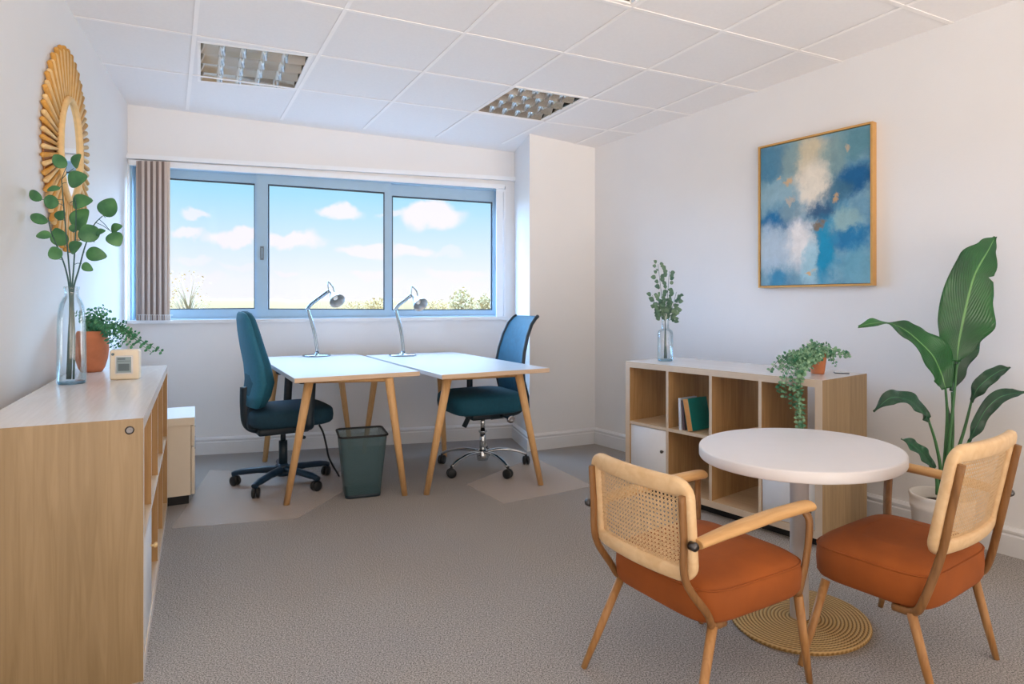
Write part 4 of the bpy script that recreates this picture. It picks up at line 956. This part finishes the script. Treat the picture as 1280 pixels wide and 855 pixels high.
# ------------------------------------------------------------------ rattan armchairs
def armchair(name, label, x, y, th, q, seat, arms):
    t = thing(name, label, 'armchair', (x, y, 0), th, 'rust armchairs at the round table')
    w, ybt, zt, ybb, zb = q['w'], q['ybt'], q['zt'], q['ybb'], q['zb']
    bow = .028
    def S(a, k, off=0):      # backrest surface: a in -1..1 across, k 0 bottom..1 top; off pushes rearwards
        y_ = ybb+(ybt-ybb)*k-bow*(1-a*a); z_ = zb+(zt-zb)*k
        return Vector((a*w, y_-off, z_))
    nb = Vector((0, -(zt-zb), (ybt-ybb))).normalized()       # rearward normal of the back
    Hk = math.hypot(zt-zb, ybt-ybb); fw = .042/2
    # frame path: rounded rectangle on the surface
    cr = .03; path = []
    A_, B_ = w-fw, Hk-fw
    def rr():
        cs = [(A_-cr, B_-cr, 0), (-A_+cr, B_-cr, 90), (-A_+cr, fw+cr, 180), (A_-cr, fw+cr, 270)]; out = []
        for i, (cx, cy, a0) in enumerate(cs):
            for k in range(7): out.append((cx+cr*math.cos(R(a0+15*k)), cy+cr*math.sin(R(a0+15*k))))
            nx = cs[(i+1) % 4]; e0 = out[-1]; e1 = (nx[0]+cr*math.cos(R(nx[2])), nx[1]+cr*math.sin(R(nx[2])))
            for k in range(1, 8): out.append((e0[0]+(e1[0]-e0[0])*k/8, e0[1]+(e1[1]-e0[1])*k/8))
        return out
    pp = rr(); n = len(pp); rg = []
    for i in range(n):
        a, b, c = [S(pp[j % n][0]/w, pp[j % n][1]/Hk) for j in (i-1, i, i+1)]
        tg = (c-a).normalized(); sd = tg.cross(nb).normalized()
        top = max(0, min(1, (pp[i][1]/Hk-.8)/.15)); ww = fw*(1+.22*top)
        sec = []
        for k in range(12):
            ca, sa = math.cos(2*PI*k/12), math.sin(2*PI*k/12); pw = lambda v: math.copysign(abs(v)**.6, v)
            sec.append(b+sd*pw(ca)*ww+nb*pw(sa)*.0145)
        rg.append(sec)
    rg.append(rg[0]); m = MB(); m.rings(rg, True, False); fr = m.build('back_frame', 'rattan_wood', t)
    # cane weave
    m = MB(); x0, x1, k0, k1 = -(A_-fw*.6), (A_-fw*.6), fw*1.6, B_-fw*.6
    def strip(p0, p1, wd, off, seg=10):
        d = Vector((p1[0]-p0[0], p1[1]-p0[1])).normalized(); nx, ny = -d.y*wd/2, d.x*wd/2; L0 = []; 
        for i in range(seg+1):
            px, py = p0[0]+(p1[0]-p0[0])*i/seg, p0[1]+(p1[1]-p0[1])*i/seg
            L0.append((S((px+nx)/w, (py+ny)/Hk)+nb*off, S((px-nx)/w, (py-ny)/Hk)+nb*off))
        m.rings([[a, b] for a, b in L0], False, False, 0, True)
    pitch = .0118
    nx_ = int((x1-x0)/pitch); ny_ = int((k1-k0)/pitch)
    for i in range(nx_+1):
        xx = x0+(x1-x0)*i/nx_
        for dx in (-.0016, .0016): strip((xx+dx, k0), (xx+dx, k1), .0022, .0012, 4)
    for j in range(ny_+1):
        kk = k0+(k1-k0)*j/ny_
        for dk in (-.0016, .0016): strip((x0, kk+dk), (x1, kk+dk), .0022, -.0006, 12)
    s_ = -(k1-k0)
    for g in (1, -1):
        c_ = x0-(k1-k0)
        while c_ < x1:
            c_ += pitch
            if g == 1: a, b = (c_, k0), (c_+(k1-k0), k1)
            else: a, b = (c_+(k1-k0), k0), (c_, k1)
            def cut(a, b):
                for lim, sg in ((x0, 1), (x1, -1)):
                    ia, ib = (a[0]-lim)*sg < 0, (b[0]-lim)*sg < 0
                    if ia and ib: return None
                    if ia or ib:
                        tt = (lim-a[0])/(b[0]-a[0]); pt_ = (lim, a[1]+(b[1]-a[1])*tt)
                        if ia: a = pt_
                        else: b = pt_
                return a, b
            ab = cut(a, b)
            if ab: strip(ab[0], ab[1], .0026, .0025*g, 7)
    m.build('cane_panel', 'cane', t)
    ws, yr, zs, wf, yf = q['ws'], q['yr'], q['zs'], q['wf'], q['yf']
    # seat cushion
    y0s, y1s, hw0, hw1, zc0, zc1 = seat
    m = MB(); sb2 = superbox(1, 1, 1, 40, 14, .36, .42); rg = []
    for r_ in sb2:
        o_ = []
        for p in r_:
            f_ = (p.y+1)/2; hw = hw0+(hw1-hw0)*f_
            zz = zc0+(zc1-zc0)*(p.z+1)/2+(.012*(1-p.x*p.x)*(1-p.y*p.y) if p.z > 0 else 0)
            o_.append(Vector((p.x*hw, y0s+(y1s-y0s)*f_, zz)))
        rg.append(o_)
    m.rings(rg); se = m.build('seat', 'rust_velvet', t)
    m = MB(); zz = zc0+(zc1-zc0)*.80; pw = lambda v, e: math.copysign(abs(v)**e, v); lp = []
    for k in range(64):
        cx, sy = pw(math.cos(2*PI*k/64), .36), pw(math.sin(2*PI*k/64), .36); f_ = (sy+1)/2; sh = .985
        lp.append(Vector((cx*sh*(hw0+(hw1-hw0)*f_), (y0s+y1s)/2+sy*sh*(y1s-y0s)/2, zz)))
    m.tube(lp, .0028, 6, loop=True); m.build('piping', 'rust_velvet', se)
    # seat rails under the cushion
    m = MB(); k_ = .9; m.tube([(-ws*k_, yr*k_, zs+.014), (-wf*k_, yf*k_, zs+.014), (wf*k_, yf*k_, zs+.014), (ws*k_, yr*k_, zs+.014)], .011, 8, loop=True); m.build('seat_frame', 'post_brown', t)
    for s in (-1, 1):
        # back post: flat bar behind the frame, sweeping under the seat
        p = S(s*(w-fw*.9)/w, .86, .022); p2 = S(s*(w-fw*.9)/w, .05, .024)
        pts = bez([p, p*.5+p2*.5, p2, Vector((s*(ws+.012), yr-.035, zs+.05)), Vector((s*(ws+.004), yr-.005, zs+.008)), Vector((s*ws, yr+.05, zs))], 6)
        m = MB(); m.tube(pts, .0115, 8, flat=(1.0, .72), up=(1, 0, 0)); m.build('back_post', 'post_brown', t)
        m = MB(); m.tube([(s*ws, yr, zs+.004), (s*(ws*.4+q['wrf']*.6), yr*.4+q['yrf']*.6, zs*.4), (s*q['wrf'], q['yrf'], 0)], [.0135, .012, .009], 12); m.build('leg', 'leg_brown', t)
        fx, fy = q.get('foot', {}).get(s, (s*q['wff'], q['yff']))
        m = MB(); m.tube([(s*wf, yf, zs+.004), (s*wf*.4+fx*.6, yf*.4+fy*.6, zs*.4), (fx, fy, 0)], [.0135, .012, .009], 12); m.build('leg', 'leg_brown', t)
        jy = ybt*.42+ybb*.58; jt = Vector((s*(w+.004), jy-.004, q['zar'])); fe = Vector((s*q['wa'], q['ya'], q['za']))
        # bolt on the back post
        m = MB(); mx = Matrix.Translation(jt+Vector((s*.004, -.02, 0))) @ Matrix.Rotation(R(90)*s, 4, 'Y'); m.lathe([(.001, -.01), (.011, -.01), (.012, .008), (.008, .013), (.001, .013)], 16, mx=mx); m.build('bolt', 'bolt_dark', t) if s in arms else None
        if s in arms:
            m = MB(); dr = (fe-jt)
            m.tube(bez([jt, jt+dr*.25+up*.006, jt+dr*.6+up*.008, jt+dr*.93+up*.002, fe+dr.normalized()*.02-up*.002]), [.018]*6+[.021]*10+[.022]*14+[.021, .019, .011][:3], 12, flat=(1.12, .72), up=(0, 0, 1)) if False else None
            path = bez([jt, jt+dr*.25+up*.005, jt+dr*.6+up*.007, jt+dr*.93+up*.002, fe+dr.normalized()*.018-up*.003], 8); N = len(path)
            rad = [.017+.005*min(1, i/10) if i < N-4 else .022*(1-((i-(N-5))/5.2)**2) for i in range(N)]
            m.tube(path, rad, 14, flat=(1.15, .72), up=(0, 0, 1)); m.build('armrest', 'arm_wood', t)
            m = MB(); a = fe-dr.normalized()*.02-up*.012; b = Vector((s*wf, yf, zs))
            m.tube(bez([a, a*.85+b*.15+Vector((s*.010, .014, 0)), a*.4+b*.6+Vector((s*.006, .016, 0)), b]), .0125, 8, flat=(.62, 1.2), up=(0, 1, 0)); m.build('arm_post', 'post_brown', t)
    return t
qA = {'w': .197, 'ybt': -.268, 'zt': .672, 'ybb': -.248, 'zb': .400, 'ws': .177, 'yr': -.173, 'zs': .265, 'wf': .195, 'yf': .181, 'wrf': .216, 'yrf': -.294, 'wff': .203, 'yff': .226, 'wa': .20, 'ya': .225, 'za': .526, 'zar': .512}
qB = {'w': .226, 'ybt': -.244, 'zt': .735, 'ybb': -.183, 'zb': .417, 'ws': .218, 'yr': -.143, 'zs': .241, 'wf': .216, 'yf': .107, 'wrf': .215, 'yrf': -.205, 'wff': .27, 'yff': .169, 'wa': .267, 'ya': .15, 'za': .536, 'zar': .53, 'foot': {-1: (-.33, .125)}}
armchair('armchair', 'rust velvet armchair with cane back seen from behind, nearest the open carpet', .585, 1.893, -1.004, qA, (-.222, .225, .20, .222, .258, .392), (-1, 1))
armchair('armchair', 'rust velvet armchair with cane back in front of the tall potted plant', 1.241, 2.012, .597, qB, (-.195, .162, .232, .243, .236, .382), (1,))
# ------------------------------------------------------------------ outdoors
m = MB(); m.box((-900, 12, -3.2), (900, 1500, -3)); struct(m.build('ground', 'field_pale', origin=(0, 0, 0)))
# a long low ridge beyond the fields
m = MB(); rg = []
for i in range(121):
    x = -330+i*4.4; hgt = 1.13+4.0*(.25+.75*abs(noise.noise(Vector((x*.02, 1.7, 0)))))+.5*noise.noise(Vector((x*.15, 4, 0)))
    rg.append([Vector((x, 290, -3)), Vector((x, 300, hgt*.6)), Vector((x, 312, hgt)), Vector((x, 340, -3))])
m.rings(rg, False, False); struct(m.build('hills', 'field_pale', origin=(0, 0, 0)))
def tree(name, label, u, vtop, d, wpx, trunk, mat, bare=False, seed=0):
    rnd = random.Random(seed); b = P(u, 378, d); b.z = -3; top = P(u, vtop, d).z; hw = wpx*d/F/2; hh = top+3
    t = thing(name, label, 'tree', b, 0, 'pale trees outside the window')
    m = MB(); m.tube([b, b+up*hh*.3+Vector((hw*.05, 0, 0)), b+up*hh*.62], [hh*.03, hh*.022, hh*.008], 8); m.build('trunk', 'bark_haze', t, b)
    m = MB(); ends = []
    for k in range(34 if bare else 16):
        a = rnd.uniform(0, 2*PI); z0 = rnd.uniform(.3, .6); s0 = b+up*hh*z0
        e_ = b+Vector((math.cos(a)*hw*rnd.uniform(.4, 1), math.sin(a)*hw*.6, hh*rnd.uniform(z0+.12, 1)))
        m.tube([s0, s0*.5+e_*.5+up*hh*.03, e_], [hh*.008, hh*.005, hh*.0025], 5); ends.append(e_)
    m.build('branches', 'bark_haze', t, b)
    m = MB()
    for k in range(160 if bare else 1100):
        if bare: c = rnd.choice(ends)+Vector([rnd.gauss(0, .05*hh) for _ in range(3)])
        else:
            while True:
                q = Vector([rnd.uniform(-1, 1) for _ in range(3)])
                if q.length < 1: break
            lump = 1+.3*noise.noise(q*2.2+Vector((seed*3, 0, 0)))
            c = b+Vector((q.x*hw*lump, q.y*hw*.8, hh*.62+q.z*hh*.36*lump))
        sz = hh*rnd.uniform(.02, .045)*(.5 if bare else 1)
        leaf(m, c, Vector([rnd.uniform(-1, 1) for _ in range(3)]), Vector([rnd.uniform(-1, 1) for _ in range(3)])+Vector((0, -.6, .3)), sz*1.6, sz, .1, .8, n=2)
    m.build('foliage', mat, t, b); return t
tree('tree', 'bare pale tree outside, in the window strip beside the blind', 236, 345, 45, 52, True, 'tree_leaf_haze', True, 3)
tree('tree', 'largest round pale tree outside, seen through the window pane by the pier', 577, 358, 60, 36, True, 'tree_leaf_grey_haze', False, 5)
tree('tree', 'small pale tree outside, behind the window edge next to the pier', 606, 366, 70, 22, True, 'tree_leaf_grey_haze', False, 8)
tree('tree', 'low pale yellow tree outside, beside the window mullion between the two lamps', 472, 371, 90, 34, True, 'tree_leaf_haze', False, 11)
tree('tree', 'wide low pale tree outside, under the largest pane between lamp and mullion', 445, 375, 110, 46, True, 'tree_leaf_haze', False, 13)
tree('tree', 'low pale tree outside, just behind the lamp on the far desk', 545, 374, 100, 40, True, 'tree_leaf_haze', False, 17)
# ------------------------------------------------------------------ sky
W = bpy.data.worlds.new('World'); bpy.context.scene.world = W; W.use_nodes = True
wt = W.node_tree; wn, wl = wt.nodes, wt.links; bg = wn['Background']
def wnode(t, **k):
    n = wn.new(t)
    for a, v in k.items(): setattr(n, a, v)
    return n
tc = wnode('ShaderNodeTexCoord'); sep = wnode('ShaderNodeSeparateXYZ'); wl.new(tc.outputs['Generated'], sep.inputs[0])
def mth(op, a, b=None, c=None):
    n = wnode('ShaderNodeMath', operation=op)
    for i, x in enumerate((a, b, c)):
        if x is None: continue
        if isinstance(x, (int, float)): n.inputs[i].default_value = x
        else: wl.new(x, n.inputs[i])
    return n.outputs[0]
def mrange(x, a, b, c, d, sm=True):
    n = wnode('ShaderNodeMapRange'); n.interpolation_type = 'SMOOTHSTEP' if sm else 'LINEAR'
    wl.new(x, n.inputs[0])
    for i, q in enumerate((a, b, c, d)): n.inputs[i+1].default_value = q
    return n.outputs[0]
def wmix(f, a, b):
    n = wnode('ShaderNodeMix', data_type='RGBA'); wl.new(f, n.inputs[0]) if not isinstance(f, float) else setattr(n.inputs[0], 'default_value', f)
    for i, x in ((6, a), (7, b)):
        if isinstance(x, tuple): n.inputs[i].default_value = x
        else: wl.new(x, n.inputs[i])
    return n.outputs[2]
# bearing and height of a direction, as slopes towards the window side
yy = mth('MAXIMUM', sep.outputs[1], .05); hx = mth('DIVIDE', sep.outputs[0], yy); hz_ = mth('DIVIDE', sep.outputs[2], yy)
el = sep.outputs[2]
ramp = wnode('ShaderNodeValToRGB'); wl.new(mrange(el, -.02, .24, 0, 1, False), ramp.inputs[0]); e = ramp.color_ramp.elements
e[0].position = 0; e[0].color = srgb((250, 246, 248)); e[1].position = 1; e[1].color = srgb((132, 212, 248))
for p_, c_ in ((.2, (243, 244, 250)), (.42, (216, 236, 250)), (.7, (170, 224, 250))):
    q = e.new(p_); q.color = srgb(c_)
col = ramp.outputs[0]
cv = wnode('ShaderNodeCombineXYZ'); wl.new(hx, cv.inputs[0]); wl.new(hz_, cv.inputs[2])
nz = wnode('ShaderNodeTexNoise'); nz.inputs['Scale'].default_value = 22; nz.inputs['Detail'].default_value = 5; wl.new(cv.outputs[0], nz.inputs['Vector'])
vs_ = wnode('ShaderNodeVectorMath', operation='SUBTRACT'); vs_.inputs[1].default_value = (.5, .5, .5); wl.new(nz.outputs[1], vs_.inputs[0])
vk = wnode('ShaderNodeVectorMath', operation='SCALE'); vk.inputs['Scale'].default_value = .05; wl.new(vs_.outputs[0], vk.inputs[0])
va = wnode('ShaderNodeVectorMath', operation='ADD'); wl.new(cv.outputs[0], va.inputs[0]); wl.new(vk.outputs[0], va.inputs[1])
acc = None
for u, v, ru, rv_, k in ((244, 268, 22, 8, .75), (232, 293, 28, 10, .9), (300, 297, 52, 12, 1), (362, 301, 50, 11, 1), (424, 266, 32, 11, .95), (540, 269, 48, 17, 1), (492, 270, 24, 6, .7), (462, 316, 46, 9, .9), (512, 314, 32, 9, .9),
                         (556, 318, 30, 6, .4), (362, 341, 22, 5, .7), (470, 345, 36, 6, .8), (570, 343, 46, 9, .8), (240, 328, 26, 8, .5), (300, 334, 36, 5, .4), (560, 358, 60, 9, .4), (250, 350, 40, 10, .5)):
    s1 = wnode('ShaderNodeVectorMath', operation='SUBTRACT'); s1.inputs[1].default_value = ((u-640)/F, 0, (HV-v)/F); wl.new(va.outputs[0], s1.inputs[0])
    s2 = wnode('ShaderNodeVectorMath', operation='MULTIPLY'); s2.inputs[1].default_value = (F/ru, 0, F/rv_); wl.new(s1.outputs[0], s2.inputs[0])
    ln = wnode('ShaderNodeVectorMath', operation='LENGTH'); wl.new(s2.outputs[0], ln.inputs[0])
    f_ = mrange(ln.outputs['Value'], .55, 1.1, k, 0)
    acc = f_ if acc is None else mth('MAXIMUM', acc, f_)
acc = mth('MULTIPLY', acc, mrange(sep.outputs[1], .1, .3, 0, 1))
col = wmix(acc, col, srgb((248, 243, 250)))
# high sky brightened and rear sky warmed as added light for the room
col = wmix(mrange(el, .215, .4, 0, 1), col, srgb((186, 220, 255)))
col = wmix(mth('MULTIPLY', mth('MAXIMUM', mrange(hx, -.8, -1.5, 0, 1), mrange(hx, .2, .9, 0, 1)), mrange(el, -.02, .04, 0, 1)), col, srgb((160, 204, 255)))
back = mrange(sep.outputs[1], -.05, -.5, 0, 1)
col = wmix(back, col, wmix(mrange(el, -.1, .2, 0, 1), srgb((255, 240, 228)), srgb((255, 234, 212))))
side = mth('MAXIMUM', mrange(hx, -.8, -1.5, 0, 1), mrange(hx, .2, .9, 0, 1))      # glow added to the unseen sky either side, to light the walls
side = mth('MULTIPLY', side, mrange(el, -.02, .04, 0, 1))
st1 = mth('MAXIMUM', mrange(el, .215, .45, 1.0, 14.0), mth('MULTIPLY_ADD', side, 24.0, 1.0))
st2 = wnode('ShaderNodeMix', data_type='FLOAT'); wl.new(back, st2.inputs[0]); wl.new(st1, st2.inputs[2]); wl.new(mth('MULTIPLY', mrange(el, -.3, .2, 5.2, 1.5), mrange(sep.outputs[0], -.6, .5, .4, 1.15)), st2.inputs[3])  # rear glow shaped by height and bearing to light the ceiling
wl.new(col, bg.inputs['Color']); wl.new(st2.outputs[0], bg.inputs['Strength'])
W.cycles.sampling_method = 'MANUAL'; W.cycles.sample_map_resolution = 1024
# ------------------------------------------------------------------ camera and output
cam = bpy.data.cameras.new('camera'); co = bpy.data.objects.new('camera', cam); C.objects.link(co)
cam.sensor_width = 36; cam.lens = F/1280*36; cam.shift_y = -(427.5-HV)/1280; cam.clip_start = .05; cam.clip_end = 3000
co.location = (0, 0, H); co.rotation_euler = (R(90), 0, 0)
sc = bpy.context.scene; sc.camera = co
sc.view_settings.view_transform = 'Standard'; sc.view_settings.look = 'None'; sc.view_settings.gamma = 1; sc.view_settings.exposure = .1; sc.view_settings.use_curve_mapping = False
sc.cycles.use_denoising = True; sc.cycles.max_bounces = 10; sc.cycles.diffuse_bounces = 6; sc.cycles.transparent_max_bounces = 24; sc.cycles.sample_clamp_indirect = 8
